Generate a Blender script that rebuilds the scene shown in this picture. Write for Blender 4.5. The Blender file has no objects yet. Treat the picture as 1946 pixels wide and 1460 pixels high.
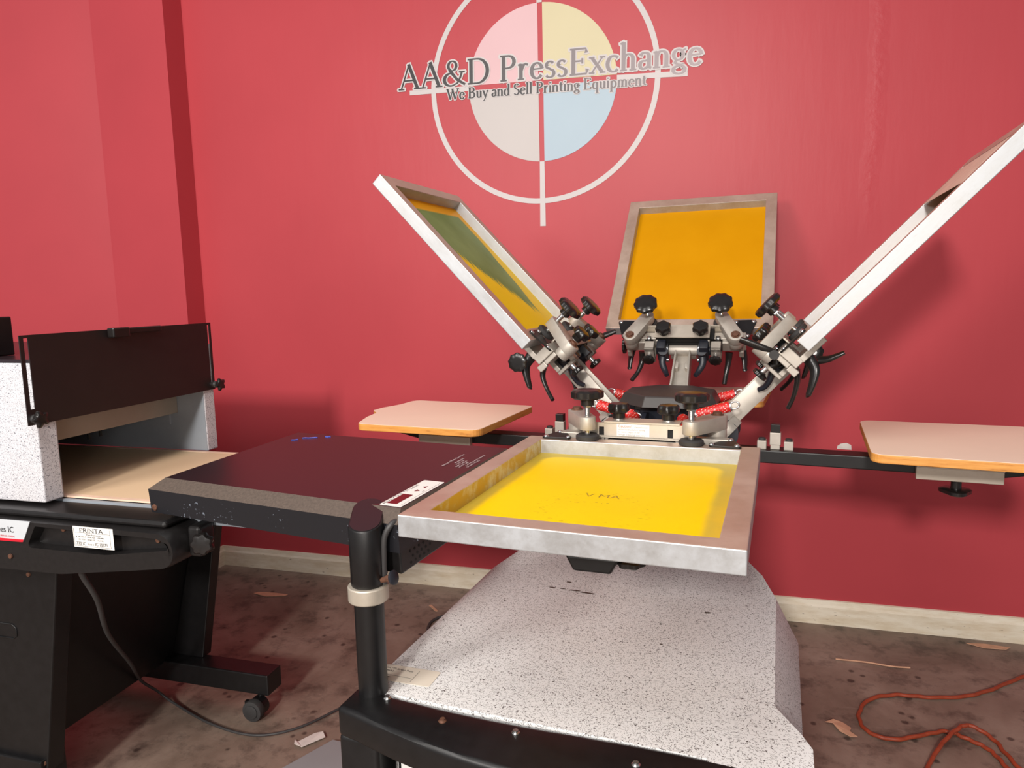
import bpy, bmesh, math, random
from mathutils import Vector, Matrix, Euler
random.seed(7)
PI = math.pi
SC = bpy.context.scene
COL = SC.collection

# ---------------------------------------------------------------- materials
def new_mat(name):
    m = bpy.data.materials.new(name); m.use_nodes = True
    nt = m.node_tree
    return m, nt, nt.nodes['Principled BSDF']
def N(nt, typ, **kw):
    n = nt.nodes.new(typ)
    for k, v in kw.items(): setattr(n, k, v)
    return n
def rgb(r, g, b):
    f = lambda c: ((c/255+0.055)/1.055)**2.4 if c > 10 else c/255/12.92
    return (f(r), f(g), f(b), 1)
def coords(nt, scale=(1, 1, 1), rot=(0, 0, 0), loc=(0, 0, 0)):
    tc = N(nt, 'ShaderNodeTexCoord'); mp = N(nt, 'ShaderNodeMapping')
    mp.inputs['Scale'].default_value = scale; mp.inputs['Rotation'].default_value = rot
    mp.inputs['Location'].default_value = loc
    nt.links.new(tc.outputs['Object'], mp.inputs[0]); return mp.outputs[0]
def noise(nt, co, scale, detail=3, rough=.5, dist=0):
    n = N(nt, 'ShaderNodeTexNoise'); nt.links.new(co, n.inputs['Vector'])
    n.inputs['Scale'].default_value = scale; n.inputs['Detail'].default_value = detail
    n.inputs['Roughness'].default_value = rough; n.inputs['Distortion'].default_value = dist
    return n.outputs['Fac']
def ramp(nt, fac, stops, interp='LINEAR'):
    r = N(nt, 'ShaderNodeValToRGB'); r.color_ramp.interpolation = interp
    el = r.color_ramp.elements
    while len(el) < len(stops): el.new(.5)
    for e, (p, c) in zip(el, stops):
        e.position = p; e.color = c if len(c) == 4 else (*c, 1)
    nt.links.new(fac, r.inputs[0]); return r.outputs[0]
def grey(v): return (v, v, v, 1)
def mixc(nt, fac, a, b):
    m = N(nt, 'ShaderNodeMix', data_type='RGBA')
    for sock, v in ((m.inputs[0], fac), (m.inputs[6], a), (m.inputs[7], b)):
        if hasattr(v, 'links') or hasattr(v, 'node'): nt.links.new(v, sock)
        else: sock.default_value = v
    return m.outputs[2]
def math_n(nt, op, a, b=None, clamp=False):
    m = N(nt, 'ShaderNodeMath', operation=op); m.use_clamp = clamp
    for s, v in ((m.inputs[0], a), (m.inputs[1], b)):
        if v is None: continue
        if hasattr(v, 'node'): nt.links.new(v, s)
        else: s.default_value = v
    return m.outputs[0]
def bump(nt, bs, h, strength=.2, dist=.01):
    b = N(nt, 'ShaderNodeBump'); b.inputs['Strength'].default_value = strength
    b.inputs['Distance'].default_value = dist
    nt.links.new(h, b.inputs['Height']); nt.links.new(b.outputs[0], bs.inputs['Normal'])
def simple(name, c, rough=.5, metal=0, var=.12, scale=30, bmp=0, spec=.5):
    m, nt, bs = new_mat(name); co = coords(nt)
    n = noise(nt, co, scale, 4)
    d = tuple(x*(1-var) for x in c[:3])+(1,); l = tuple(min(1, x*(1+var)) for x in c[:3])+(1,)
    nt.links.new(ramp(nt, n, [(.3, d), (.7, l)]), bs.inputs['Base Color'])
    bs.inputs['Roughness'].default_value = rough; bs.inputs['Metallic'].default_value = metal
    bs.inputs['Specular IOR Level'].default_value = spec
    if bmp: bump(nt, bs, noise(nt, co, scale*8, 2), bmp, .001)
    return m
MAT = {}
def build_materials():
    M = MAT
    # red wall paint: brushed undulation, a few scuffs, white chips, a filled vertical crack
    m, nt, bs = new_mat('red_wall_paint'); co = coords(nt)
    n = noise(nt, co, 1.3, 4); base = ramp(nt, n, [(.3, rgb(178, 66, 73)), (.75, rgb(188, 71, 78))])
    v = N(nt, 'ShaderNodeTexVoronoi'); v.inputs['Scale'].default_value = 3.4; nt.links.new(co, v.inputs['Vector'])
    chip = ramp(nt, math_n(nt, 'ADD', v.outputs['Distance'], math_n(nt, 'MULTIPLY', noise(nt, co, 60, 2), .03)), [(.02, grey(1)), (.026, grey(0))])
    sel = N(nt, 'ShaderNodeSeparateColor'); nt.links.new(v.outputs['Color'], sel.inputs[0])
    sep = N(nt, 'ShaderNodeSeparateXYZ'); nt.links.new(co, sep.inputs[0])
    low = ramp(nt, math_n(nt, 'MULTIPLY', sep.outputs['Z'], .5), [(.5, grey(1)), (.75, grey(0))])
    chip = math_n(nt, 'MULTIPLY', math_n(nt, 'MULTIPLY', chip, math_n(nt, 'GREATER_THAN', sel.outputs[0], .55)), low)
    col = mixc(nt, chip, base, rgb(225, 200, 195))
    nt.links.new(col, bs.inputs['Base Color']); bs.inputs['Roughness'].default_value = .42
    bs.inputs['Specular IOR Level'].default_value = .22
    co2 = coords(nt, (6, 6, 1.2)); 
    crk = N(nt, 'ShaderNodeMath', operation='SUBTRACT'); nt.links.new(sep.outputs['X'], crk.inputs[0])
    w = math_n(nt, 'MULTIPLY', noise(nt, coords(nt, (1, 1, 3)), 2, 3), .06)
    nt.links.new(math_n(nt, 'ADD', w, .50), crk.inputs[1])
    band = ramp(nt, math_n(nt, 'MULTIPLY', math_n(nt, 'ABSOLUTE', crk.outputs[0]), 10), [(.05, grey(1)), (.35, grey(0))])
    hi = ramp(nt, math_n(nt, 'MULTIPLY', sep.outputs['Z'], .4), [(.58, grey(0)), (.68, grey(1))])
    band = math_n(nt, 'MULTIPLY', math_n(nt, 'MULTIPLY', band, hi), noise(nt, co, 45, 3))
    h = math_n(nt, 'ADD', math_n(nt, 'MULTIPLY', noise(nt, co2, 3, 4), .6), math_n(nt, 'MULTIPLY', band, 1.3))
    bump(nt, bs, h, .35, .004); M['wall'] = m
    # same paint on pilaster, cooler
    M['wall2'] = simple('red_side_paint', rgb(184, 66, 74), .45, 0, .04, 2, .02, .35)
    # floor
    m, nt, bs = new_mat('stained_concrete'); co = coords(nt)
    n1 = noise(nt, co, 2.2, 8, .62, .4); n2 = noise(nt, co, 9, 6, .7); n3 = noise(nt, co, 70, 3)
    base = ramp(nt, n1, [(.28, rgb(98, 80, 68)), (.5, rgb(136, 117, 104)), (.72, rgb(168, 150, 136))])
    base = mixc(nt, ramp(nt, n2, [(.36, grey(.55)), (.5, grey(0))]), base, rgb(46, 38, 34))
    v = N(nt, 'ShaderNodeTexVoronoi'); v.inputs['Scale'].default_value = 11; nt.links.new(co, v.inputs['Vector'])
    sp = ramp(nt, math_n(nt, 'ADD', v.outputs['Distance'], math_n(nt, 'MULTIPLY', n2, .25)), [(.21, grey(.75)), (.27, grey(0))])
    base = mixc(nt, sp, base, rgb(44, 34, 30))
    scr = noise(nt, coords(nt, (1.5, 12, 1), (0, 0, .6)), 4, 6, .7)
    base = mixc(nt, ramp(nt, scr, [(.62, grey(0)), (.72, grey(.3))]), base, rgb(165, 150, 140))
    base = mixc(nt, ramp(nt, n3, [(.7, grey(0)), (.8, grey(.5))]), base, rgb(160, 145, 130))
    nt.links.new(base, bs.inputs['Base Color']); bs.inputs['Roughness'].default_value = .55
    bump(nt, bs, math_n(nt, 'ADD', n2, math_n(nt, 'MULTIPLY', n3, .4)), .25, .004); M['floor'] = m
    # baseboard
    m, nt, bs = new_mat('chipped_white_board'); co = coords(nt, (1, 1, 5))
    n = noise(nt, co, 6, 6, .7); n2 = noise(nt, coords(nt, (1, 1, 3)), 40, 4)
    base = ramp(nt, n, [(.3, rgb(214, 196, 166)), (.6, rgb(238, 228, 208))])
    base = mixc(nt, ramp(nt, n2, [(.68, grey(0)), (.74, grey(.7))]), base, rgb(120, 96, 76))
    nt.links.new(base, bs.inputs['Base Color']); bs.inputs['Roughness'].default_value = .5; M['board'] = m
    # speckled powder coat
    def speckle(name, a, b, sc):
        m, nt, bs = new_mat(name); co = coords(nt)
        n = noise(nt, co, sc, 0, .5, .3); k = noise(nt, co, sc*.9, 0)
        line = ramp(nt, math_n(nt, 'ABSOLUTE', math_n(nt, 'SUBTRACT', n, .5)), [(.020, grey(1)), (.045, grey(0))])
        msk = ramp(nt, k, [(.40, grey(0)), (.46, grey(1))])
        f = math_n(nt, 'MULTIPLY', line, msk)
        dirt = noise(nt, co, 3, 5); aa = mixc(nt, ramp(nt, dirt, [(.4, grey(0)), (.8, grey(.3))]), a, rgb(200, 185, 170))
        nt.links.new(mixc(nt, f, aa, b), bs.inputs['Base Color'])
        bs.inputs['Roughness'].default_value = .5; bs.inputs['Specular IOR Level'].default_value = .3
        bump(nt, bs, f, .15, .0005); return m
    M['speck'] = speckle('speckled_white_coat', rgb(206, 206, 212), rgb(84, 84, 94), 290)
    M['speckb'] = speckle('speckled_beige_coat', rgb(238, 238, 238), rgb(84, 76, 74), 230)
    # aluminium
    def alu(name, a, b, metal, rough, stretch=(1, 1, 1)):
        m, nt, bs = new_mat(name); co = coords(nt, stretch)
        n = noise(nt, co, 9, 6, .7); n2 = noise(nt, co, 60, 3)
        nt.links.new(mixc(nt, ramp(nt, n2, [(.55, grey(0)), (.8, grey(.14))]), ramp(nt, n, [(.3, a), (.7, b)]), rgb(140, 130, 120)), bs.inputs['Base Color'])
        bs.inputs['Metallic'].default_value = metal
        nt.links.new(ramp(nt, n, [(.3, grey(rough-.07)), (.7, grey(rough+.08))]), bs.inputs['Roughness'])
        return m
    M['alu'] = alu('screen_aluminium', rgb(170, 169, 168), rgb(190, 192, 195), .60, .48, (3, 1, 3))
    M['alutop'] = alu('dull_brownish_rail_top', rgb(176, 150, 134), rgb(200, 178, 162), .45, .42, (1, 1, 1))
    M['cast'] = alu('cast_aluminium', rgb(168, 160, 150), rgb(192, 184, 174), .45, .48)
    M['plate'] = alu('machined_plate', rgb(190, 180, 164), rgb(206, 196, 182), .5, .42)
    M['steel'] = alu('bright_steel', rgb(190, 190, 190), rgb(220, 220, 220), .95, .25)
    M['sheet'] = simple('grey_sheet_metal', rgb(150, 156, 164), .5, .2, .06, 12)
    M['hood_in'] = simple('warm_grey_sheet', rgb(150, 142, 132), .5, .2, .06, 12)
    M['black'] = simple('black_powder_coat', rgb(17, 16, 17), .40, 0, .25, 40, .06)
    # scuffed black with pale flecks
    m, nt, bs = new_mat('scuffed_black_coat'); co = coords(nt)
    n = noise(nt, co, 130, 3, .6); k = noise(nt, co, 9, 3)
    f = math_n(nt, 'MULTIPLY', ramp(nt, n, [(.64, grey(0)), (.68, grey(1))]), ramp(nt, k, [(.52, grey(0)), (.62, grey(1))]))
    nt.links.new(mixc(nt, f, rgb(26, 26, 30), rgb(150, 160, 175)), bs.inputs['Base Color'])
    bs.inputs['Roughness'].default_value = .4; M['scuff'] = m
    # glossy flat black lid
    m, nt, bs = new_mat('satin_black_lid'); co = coords(nt)
    n = noise(nt, coords(nt, (1, 5, 1), (0, 0, .3)), 9, 6, .75); k = noise(nt, co, 180, 2)
    c = mixc(nt, ramp(nt, n, [(.66, grey(0)), (.74, grey(.25))]), rgb(38, 28, 32), rgb(120, 110, 120))
    c = mixc(nt, ramp(nt, k, [(.76, grey(0)), (.8, grey(.5))]), c, rgb(150, 140, 140))
    nt.links.new(c, bs.inputs['Base Color']); bs.inputs['Roughness'].default_value = .3
    bs.inputs['Specular IOR Level'].default_value = .6; M['lid'] = m
    M['edge'] = simple('brown_grey_edge', rgb(84, 72, 64), .6, 0, .2, 220, .1)
    M['plastic'] = simple('black_moulded_plastic', rgb(26, 24, 24), .36, 0, .15, 90, .1)
    M['rubber'] = simple('dark_rubber', rgb(48, 46, 46), .7)
    M['knob'] = simple('black_knob_plastic', rgb(30, 27, 26), .28, 0, .15, 60)
    M['cap'] = simple('brown_black_cap', rgb(58, 52, 50), .45, 0, .1, 30)
    M['stencil'] = simple('brown_stencil_trace', rgb(168, 128, 24), .5, 0, .3, 90)
    M['navy'] = simple('blue_black_lever', rgb(32, 34, 42), .4)
    M['dark'] = simple('deep_black', rgb(8, 8, 8), .7)
    M['flap'] = simple('dark_brown_flap', rgb(30, 20, 20), .45, 0, .1, 20)
    M['rust'] = simple('rusty_bolt', rgb(104, 70, 54), .6, .3, .3, 200)
    M['laminate'] = simple('beige_laminate', rgb(250, 226, 204), .45, 0, .03, 4)
    m, nt, bs = new_mat('varnished_wood_edge'); co = coords(nt, (1, 1, 12))
    n = noise(nt, co, 12, 5, .7)
    nt.links.new(ramp(nt, n, [(.25, rgb(120, 70, 30)), (.4, rgb(208, 140, 66)), (.7, rgb(226, 164, 86))]), bs.inputs['Base Color'])
    bs.inputs['Roughness'].default_value = .4; M['wood'] = m
    # belt weave
    m, nt, bs = new_mat('woven_belt'); co = coords(nt, (1, 1, 1))
    ch = N(nt, 'ShaderNodeTexVoronoi'); ch.inputs['Scale'].default_value = 170; ch.inputs['Randomness'].default_value = .0
    nt.links.new(co, ch.inputs['Vector'])
    nt.links.new(ramp(nt, ch.outputs['Distance'], [(.25, rgb(160, 128, 92)), (.5, rgb(222, 192, 156))]), bs.inputs['Base Color'])
    bs.inputs['Roughness'].default_value = .6; bump(nt, bs, ch.outputs['Distance'], .4, .001); M['belt'] = m
    M['beltedge'] = simple('belt_edge', rgb(226, 192, 168), .6)
    # red spring sleeve with silver netting
    m, nt, bs = new_mat('red_net_sleeve'); co = coords(nt, (1, 1, 1), (0, .7, .4))
    ch = N(nt, 'ShaderNodeTexVoronoi'); ch.inputs['Scale'].default_value = 150; ch.inputs['Randomness'].default_value = .15
    nt.links.new(co, ch.inputs['Vector'])
    nt.links.new(ramp(nt, ch.outputs['Distance'], [(.22, rgb(225, 190, 180)), (.34, rgb(205, 30, 26))]), bs.inputs['Base Color'])
    bs.inputs['Roughness'].default_value = .4; bump(nt, bs, ch.outputs['Distance'], .5, .002); M['spring'] = m
    M['orange'] = simple('orange_cord', rgb(150, 62, 36), .5, 0, .15, 60)
    M['cable'] = simple('dark_grey_cable', rgb(58, 56, 56), .5)
    M['paper'] = simple('pale_paper', rgb(216, 206, 200), .8, 0, .08, 40)
    M['scrap'] = simple('tan_scrap', rgb(206, 160, 130), .8, 0, .1, 40)
    M['greyboard'] = simple('grey_board', rgb(140, 140, 142), .5, 0, .04, 5)
    M['label'] = simple('white_label', rgb(232, 228, 222), .45, 0, .02, 10)
    M['tag'] = simple('cream_tag', rgb(226, 216, 200), .5, 0, .02, 10)
    M['ink'] = simple('dark_ink', rgb(40, 38, 40), .6, 0, 0)
    M['greyink'] = simple('grey_ink', rgb(130, 126, 124), .6, 0, 0)
    M['redink'] = simple('red_ink', rgb(200, 24, 44), .5, 0, 0)
    M['orangeink'] = simple('orange_red_ink', rgb(214, 80, 50), .5, 0, 0)
    M['whiteink'] = simple('white_ink', rgb(214, 206, 206), .5, 0, 0)
    M['blueink'] = simple('blue_ink', rgb(70, 90, 190), .5, 0, 0)
    M['display'] = simple('dark_red_display', rgb(96, 18, 26), .25, 0, .02)
    M['sign'] = simple('silver_sign', rgb(204, 208, 212), .35, .1, .02)
    M['logo_white'] = simple('logo_white_vinyl', rgb(196, 188, 187), .5, 0, .03, 3)
    M['pink'] = simple('logo_pink', rgb(212, 172, 176), .5, 0, .03, 3)
    M['cream'] = simple('logo_cream', rgb(202, 190, 152), .5, 0, .03, 3)
    M['pale'] = simple('logo_pale_grey', rgb(188, 180, 177), .5, 0, .03, 3)
    M['blue'] = simple('logo_pale_blue', rgb(164, 183, 196), .5, 0, .03, 3)
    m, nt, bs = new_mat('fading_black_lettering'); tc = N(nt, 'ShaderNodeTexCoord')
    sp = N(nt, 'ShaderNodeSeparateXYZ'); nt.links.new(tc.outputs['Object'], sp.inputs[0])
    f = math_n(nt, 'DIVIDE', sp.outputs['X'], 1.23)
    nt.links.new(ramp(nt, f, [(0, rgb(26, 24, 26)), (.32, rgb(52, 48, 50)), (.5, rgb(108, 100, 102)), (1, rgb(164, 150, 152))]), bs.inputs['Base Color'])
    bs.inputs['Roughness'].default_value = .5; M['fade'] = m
    M['yblock'] = simple('yellowed_plastic_top', rgb(180, 176, 90), .4, 0, .3, 30)
    M['wblock'] = simple('white_plastic', rgb(214, 214, 210), .4, 0, .05, 30)
    M['clear'] = simple('tan_haze', rgb(214, 190, 170), .4)
    # printing meshes (object space: X across, Y towards the hub, both metres)
    def emulsion(name, kind):
        m, nt, bs = new_mat(name); co = coords(nt)
        sp = N(nt, 'ShaderNodeSeparateXYZ'); nt.links.new(co, sp.inputs[0])
        X, Y = sp.outputs['X'], sp.outputs['Y']
        n = noise(nt, co, 6, 5)
        if kind == 'front':
            w = math_n(nt, 'MULTIPLY', noise(nt, co, 5, 2), .02)
            ax = math_n(nt, 'ABSOLUTE', math_n(nt, 'ADD', X, .004)); ay = math_n(nt, 'ABSOLUTE', math_n(nt, 'ADD', Y, .012))
            # rounded rectangle of fresh emulsion
            qx = math_n(nt, 'MAXIMUM', math_n(nt, 'SUBTRACT', ax, .150), 0); qy = math_n(nt, 'MAXIMUM', math_n(nt, 'SUBTRACT', ay, .215), 0)
            d = math_n(nt, 'SQRT', math_n(nt, 'ADD', math_n(nt, 'MULTIPLY', qx, qx), math_n(nt, 'MULTIPLY', qy, qy)))
            d = math_n(nt, 'ADD', d, w)
            c = ramp(nt, d, [(.044, rgb(255, 214, 0)), (.056, rgb(206, 178, 66))])
            c = mixc(nt, ramp(nt, n, [(.45, grey(0)), (.7, grey(.35))]), c, rgb(255, 200, 0))
            sk = noise(nt, coords(nt, (1, 3, 1)), 75, 3)
            rx = math_n(nt, 'ABSOLUTE', math_n(nt, 'ADD', X, .0)); ry = math_n(nt, 'ABSOLUTE', math_n(nt, 'ADD', Y, .10))
            reg = math_n(nt, 'ADD', math_n(nt, 'MULTIPLY', rx, rx), math_n(nt, 'MULTIPLY', ry, ry))
            ring = ramp(nt, reg, [(.004, grey(.15)), (.0075, grey(1)), (.011, grey(0))])
            f = math_n(nt, 'MULTIPLY', ramp(nt, sk, [(.62, grey(0)), (.66, grey(.6))]), ring)
            c = mixc(nt, f, c, rgb(130, 100, 30))
        elif kind == 'back':
            c = ramp(nt, n, [(.3, rgb(214, 146, 0)), (.7, rgb(220, 153, 4))])
        else:
            st = noise(nt, coords(nt, (130, 2.6, 1)), 1, 5, .7)
            edge = noise(nt, coords(nt, (1, 1, 1)), 9, 4)
            # green fill: limit along Y grows towards the lateral far side
            # lateral limit: keeps a yellow border on the far rail, widening to the hub
            yy = math_n(nt, 'ADD', Y, math_n(nt, 'MULTIPLY', math_n(nt, 'SUBTRACT', st, .5), .26))
            lim = math_n(nt, 'ADD', math_n(nt, 'MULTIPLY', X, -1.05), .075)
            a = ramp(nt, math_n(nt, 'ADD', math_n(nt, 'SUBTRACT', lim, yy), .5), [(.495, grey(0)), (.505, grey(1))])
            bx = math_n(nt, 'ADD', math_n(nt, 'ADD', X, .165), math_n(nt, 'MULTIPLY', math_n(nt, 'SUBTRACT', edge, .5), .03))
            bx = math_n(nt, 'SUBTRACT', bx, math_n(nt, 'MULTIPLY', math_n(nt, 'MAXIMUM', Y, -.1), .18))
            b = ramp(nt, math_n(nt, 'ADD', bx, .5), [(.497, grey(0)), (.503, grey(1))])
            cdn = ramp(nt, math_n(nt, 'ADD', math_n(nt, 'ADD', Y, .235), .5), [(.497, grey(0)), (.503, grey(1))])
            f = math_n(nt, 'MULTIPLY', math_n(nt, 'MULTIPLY', a, b), cdn)
            yel = ramp(nt, math_n(nt, 'ADD', Y, .3), [(.05, rgb(240, 170, 10)), (.3, rgb(255, 214, 10))])
            gr = ramp(nt, n, [(.3, rgb(114, 136, 66)), (.7, rgb(140, 160, 94))])
            c = mixc(nt, f, yel, gr)
        nt.links.new(c, bs.inputs['Base Color']); bs.inputs['Roughness'].default_value = .45; bs.inputs['Specular IOR Level'].default_value = .12
        # a stretched printing mesh lets a little light through
        tr = N(nt, 'ShaderNodeBsdfTranslucent'); nt.links.new(c, tr.inputs[0])
        mx = N(nt, 'ShaderNodeMixShader'); mx.inputs[0].default_value = .12
        nt.links.new(bs.outputs[0], mx.inputs[1]); nt.links.new(tr.outputs[0], mx.inputs[2])
        nt.links.new(mx.outputs[0], nt.nodes['Material Output'].inputs[0])
        return m
    M['mesh_front'] = emulsion('yellow_emulsion_mesh', 'front')
    M['mesh_back'] = emulsion('amber_emulsion_mesh', 'back')
    M['mesh_left'] = emulsion('green_inked_mesh', 'left')
    # yellow-stained inner rail
    m, nt, bs = new_mat('ink_stained_aluminium'); co = coords(nt)
    n = noise(nt, co, 14, 6, .7)
    nt.links.new(ramp(nt, n, [(.3, rgb(206, 160, 40)), (.48, rgb(200, 168, 80)), (.62, rgb(214, 206, 180))]), bs.inputs['Base Color'])
    bs.inputs['Roughness'].default_value = .45; bs.inputs['Metallic'].default_value = .2; M['stain'] = m
build_materials()

# ---------------------------------------------------------------- mesh helpers
def V(*a): return Vector(a)
def link(o, parent=None):
    COL.objects.link(o)
    if parent is not None: o.parent = parent
    return o
def obj(name, bm, mat, parent=None, smooth=None, bevel=0, seg=2):
    bmesh.ops.recalc_face_normals(bm, faces=bm.faces[:])
    me = bpy.data.meshes.new(name); bm.to_mesh(me); bm.free()
    mats = mat if isinstance(mat, (list, tuple)) else [mat]
    for k in mats: me.materials.append(MAT[k])
    o = bpy.data.objects.new(name, me); link(o, parent)
    if smooth is not None:
        for p in me.polygons: p.use_smooth = True
        md = o.modifiers.new('edge', 'EDGE_SPLIT'); md.split_angle = math.radians(smooth)
    if bevel:
        md = o.modifiers.new('bevel', 'BEVEL'); md.width = bevel; md.segments = seg; md.limit_method = 'ANGLE'
        md.angle_limit = math.radians(35)
        if smooth is not None: o.modifiers.move(1, 0)
    return o
def box(bm, x0, x1, y0, y1, z0, z1, mi=0, M=None):
    vs = [bm.verts.new((x, y, z)) for x in (x0, x1) for y in (y0, y1) for z in (z0, z1)]
    if M is not None:
        for v in vs: v.co = M @ v.co
    for f in ((0, 1, 3, 2), (4, 6, 7, 5), (0, 4, 5, 1), (2, 3, 7, 6), (0, 2, 6, 4), (1, 5, 7, 3)):
        bm.faces.new([vs[i] for i in f]).material_index = mi
def frame_of(d):
    d = d.normalized(); a = V(0, 0, 1) if abs(d.z) < .9 else V(1, 0, 0)
    u = d.cross(a).normalized(); return u, d.cross(u).normalized()
def cyl(bm, a, b, r0, r1=None, n=20, mi=0, cap=True):
    a, b = Vector(a), Vector(b); r1 = r0 if r1 is None else r1
    u, w = frame_of(b-a)
    A = [bm.verts.new(a+u*r0*math.cos(t*2*PI/n)+w*r0*math.sin(t*2*PI/n)) for t in range(n)]
    B = [bm.verts.new(b+u*r1*math.cos(t*2*PI/n)+w*r1*math.sin(t*2*PI/n)) for t in range(n)]
    for i in range(n): bm.faces.new((A[i], A[(i+1) % n], B[(i+1) % n], B[i])).material_index = mi
    if cap:
        bm.faces.new(A[::-1]).material_index = mi; bm.faces.new(B).material_index = mi
def lathe(bm, a, d, prof, n=24, lobes=0, depth=0, mi=0):
    """prof: (distance along d, radius); lobes scallop the rim."""
    a = Vector(a); d = Vector(d).normalized(); u, w = frame_of(d); rings = []
    for h, r, *k in prof:
        lb = k[0] if k else 1
        ring = []
        for t in range(n):
            an = t*2*PI/n; rr = r*(1+depth*lb*math.cos(lobes*an)) if lobes else r
            ring.append(bm.verts.new(a+d*h+u*rr*math.cos(an)+w*rr*math.sin(an)))
        rings.append(ring)
    for A, B in zip(rings, rings[1:]):
        for i in range(n): bm.faces.new((A[i], A[(i+1) % n], B[(i+1) % n], B[i])).material_index = mi
    bm.faces.new(rings[0][::-1]).material_index = mi; bm.faces.new(rings[-1]).material_index = mi
def tube(bm, pts, r, n=10, mi=0, flat=1.0):
    pts = [Vector(p) for p in pts]; rings = []; pu = None
    for i, p in enumerate(pts):
        d = (pts[min(i+1, len(pts)-1)]-pts[max(i-1, 0)]).normalized()
        if pu is None: pu, _ = frame_of(d)
        u = (pu-d*pu.dot(d)).normalized(); w = d.cross(u); pu = u
        rr = r[i] if isinstance(r, (list, tuple)) else r
        rings.append([bm.verts.new(p+u*rr*math.cos(t*2*PI/n)+w*rr*flat*math.sin(t*2*PI/n)) for t in range(n)])
    for A, B in zip(rings, rings[1:]):
        for i in range(n): bm.faces.new((A[i], A[(i+1) % n], B[(i+1) % n], B[i])).material_index = mi
    bm.faces.new(rings[0][::-1]).material_index = mi; bm.faces.new(rings[-1]).material_index = mi
def spline(pts, k=8):
    P = [Vector(p) for p in pts]; P = [P[0]*2-P[1]]+P+[P[-1]*2-P[-2]]; out = []
    for i in range(1, len(P)-2):
        for j in range(k):
            t = j/k; a, b, c, d = P[i-1:i+3]
            out.append(.5*((2*b)+(c-a)*t+(2*a-5*b+4*c-d)*t*t+(3*b-a-3*c+d)*t**3))
    out.append(P[-2]); return out
def prism(bm, pts, z0, z1, mi=0, mis=None, M=None, top=None, bot=None):
    """pts 2D outline extruded along z; mis = side material; M maps (x,y,z)."""
    f = (lambda v: M @ v) if M is not None else (lambda v: v)
    A = [bm.verts.new(f(V(x, y, bot(x, y) if bot else z0))) for x, y in pts]; B = [bm.verts.new(f(V(x, y, top(x, y) if top else z1))) for x, y in pts]
    bm.faces.new(A[::-1]).material_index = mi; bm.faces.new(B).material_index = mi
    n = len(pts)
    for i in range(n): bm.faces.new((A[i], A[(i+1) % n], B[(i+1) % n], B[i])).material_index = mi if mis is None else mis
def rounded(poly, seg=6):
    """poly of (x, y, r) -> list of (x, y) with rounded corners."""
    out = []; n = len(poly)
    for i in range(n):
        x, y, r = poly[i]; p = V(x, y, 0); a = V(*poly[i-1][:2], 0); b = V(*poly[(i+1) % n][:2], 0)
        if r <= 0: out.append((x, y)); continue
        da, db = (a-p).normalized(), (b-p).normalized()
        ang = da.angle(db); t = min(r/math.tan(ang/2), (a-p).length*.48, (b-p).length*.48); rr = t*math.tan(ang/2)
        c = p+(da+db).normalized()*(rr/math.sin(ang/2))
        s = p+da*t-c; e = p+db*t-c
        for k in range(seg+1):
            f = k/seg; al = math.atan2(s.y, s.x); dl = (math.atan2(e.y, e.x)-al+PI) % (2*PI)-PI
            out.append((c.x+rr*math.cos(al+dl*f), c.y+rr*math.sin(al+dl*f)))
    return out
def rect(x0, x1, y0, y1, r): return rounded([(x0, y0, r), (x1, y0, r), (x1, y1, r), (x0, y1, r)])
def empty(name, loc, rot=(0, 0, 0), parent=None):
    o = bpy.data.objects.new(name, None); o.empty_display_size = .05
    o.location = loc; o.rotation_euler = rot; return link(o, parent)
def tag(o, label, cat, group=None):
    o['label'] = label; o['category'] = cat
    if group: o['group'] = group
    return o
def struct(name, bm, mat, **k):
    o = obj(name, bm, mat, **k); o['kind'] = 'structure'; return o
def text(name, body, size, mat, parent, M, align='LEFT', ext=.0002, sx=1):
    cu = bpy.data.curves.new(name, 'FONT'); cu.body = body; cu.size = size; cu.extrude = ext; cu.align_x = align
    cu.resolution_u = 3
    t = bpy.data.objects.new(name, cu); COL.objects.link(t)
    dg = bpy.context.evaluated_depsgraph_get(); me = bpy.data.meshes.new_from_object(t.evaluated_get(dg))
    COL.objects.unlink(t); bpy.data.objects.remove(t)
    me.materials.clear(); me.materials.append(MAT[mat])
    o = bpy.data.objects.new(name, me); link(o, parent)
    o.matrix_local = M @ Matrix.Diagonal((sx, 1, 1, 1)); return o
def join_bm(bm, me, M, mi):
    t = bmesh.new(); t.from_mesh(me); t.transform(M)
    for f in t.faces: f.material_index = mi
    tmp = bpy.data.meshes.new('t'); t.to_mesh(tmp); t.free(); bm.from_mesh(tmp)
    bpy.data.meshes.remove(tmp)
def basis(origin, ex, ey):
    ex = Vector(ex).normalized(); ey = Vector(ey); ey = (ey-ex*ey.dot(ex)).normalized(); ez = ex.cross(ey)
    return Matrix(((ex.x, ey.x, ez.x, origin[0]), (ex.y, ey.y, ez.y, origin[1]), (ex.z, ey.z, ez.z, origin[2]), (0, 0, 0, 1)))

# ---------------------------------------------------------------- camera
FPX = 1341.09; YAW, PITCH, ROLL, CH = .2821, .1289, -.0228, 1.316
fw = V(-math.sin(YAW)*math.cos(PITCH), math.cos(YAW)*math.cos(PITCH), -math.sin(PITCH))
rt = V(math.cos(YAW), math.sin(YAW), 0); up = rt.cross(fw)
r2 = rt*math.cos(ROLL)+up*math.sin(ROLL); u2 = -rt*math.sin(ROLL)+up*math.cos(ROLL)
cam = bpy.data.cameras.new('camera'); cam.sensor_width = 36; cam.lens = FPX/1946*36; cam.clip_start = .02
co = bpy.data.objects.new('camera', cam); COL.objects.link(co)
co.matrix_world = Matrix(((r2.x, u2.x, -fw.x, 0), (r2.y, u2.y, -fw.y, 0), (r2.z, u2.z, -fw.z, CH), (0, 0, 0, 1)))
SC.camera = co

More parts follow.
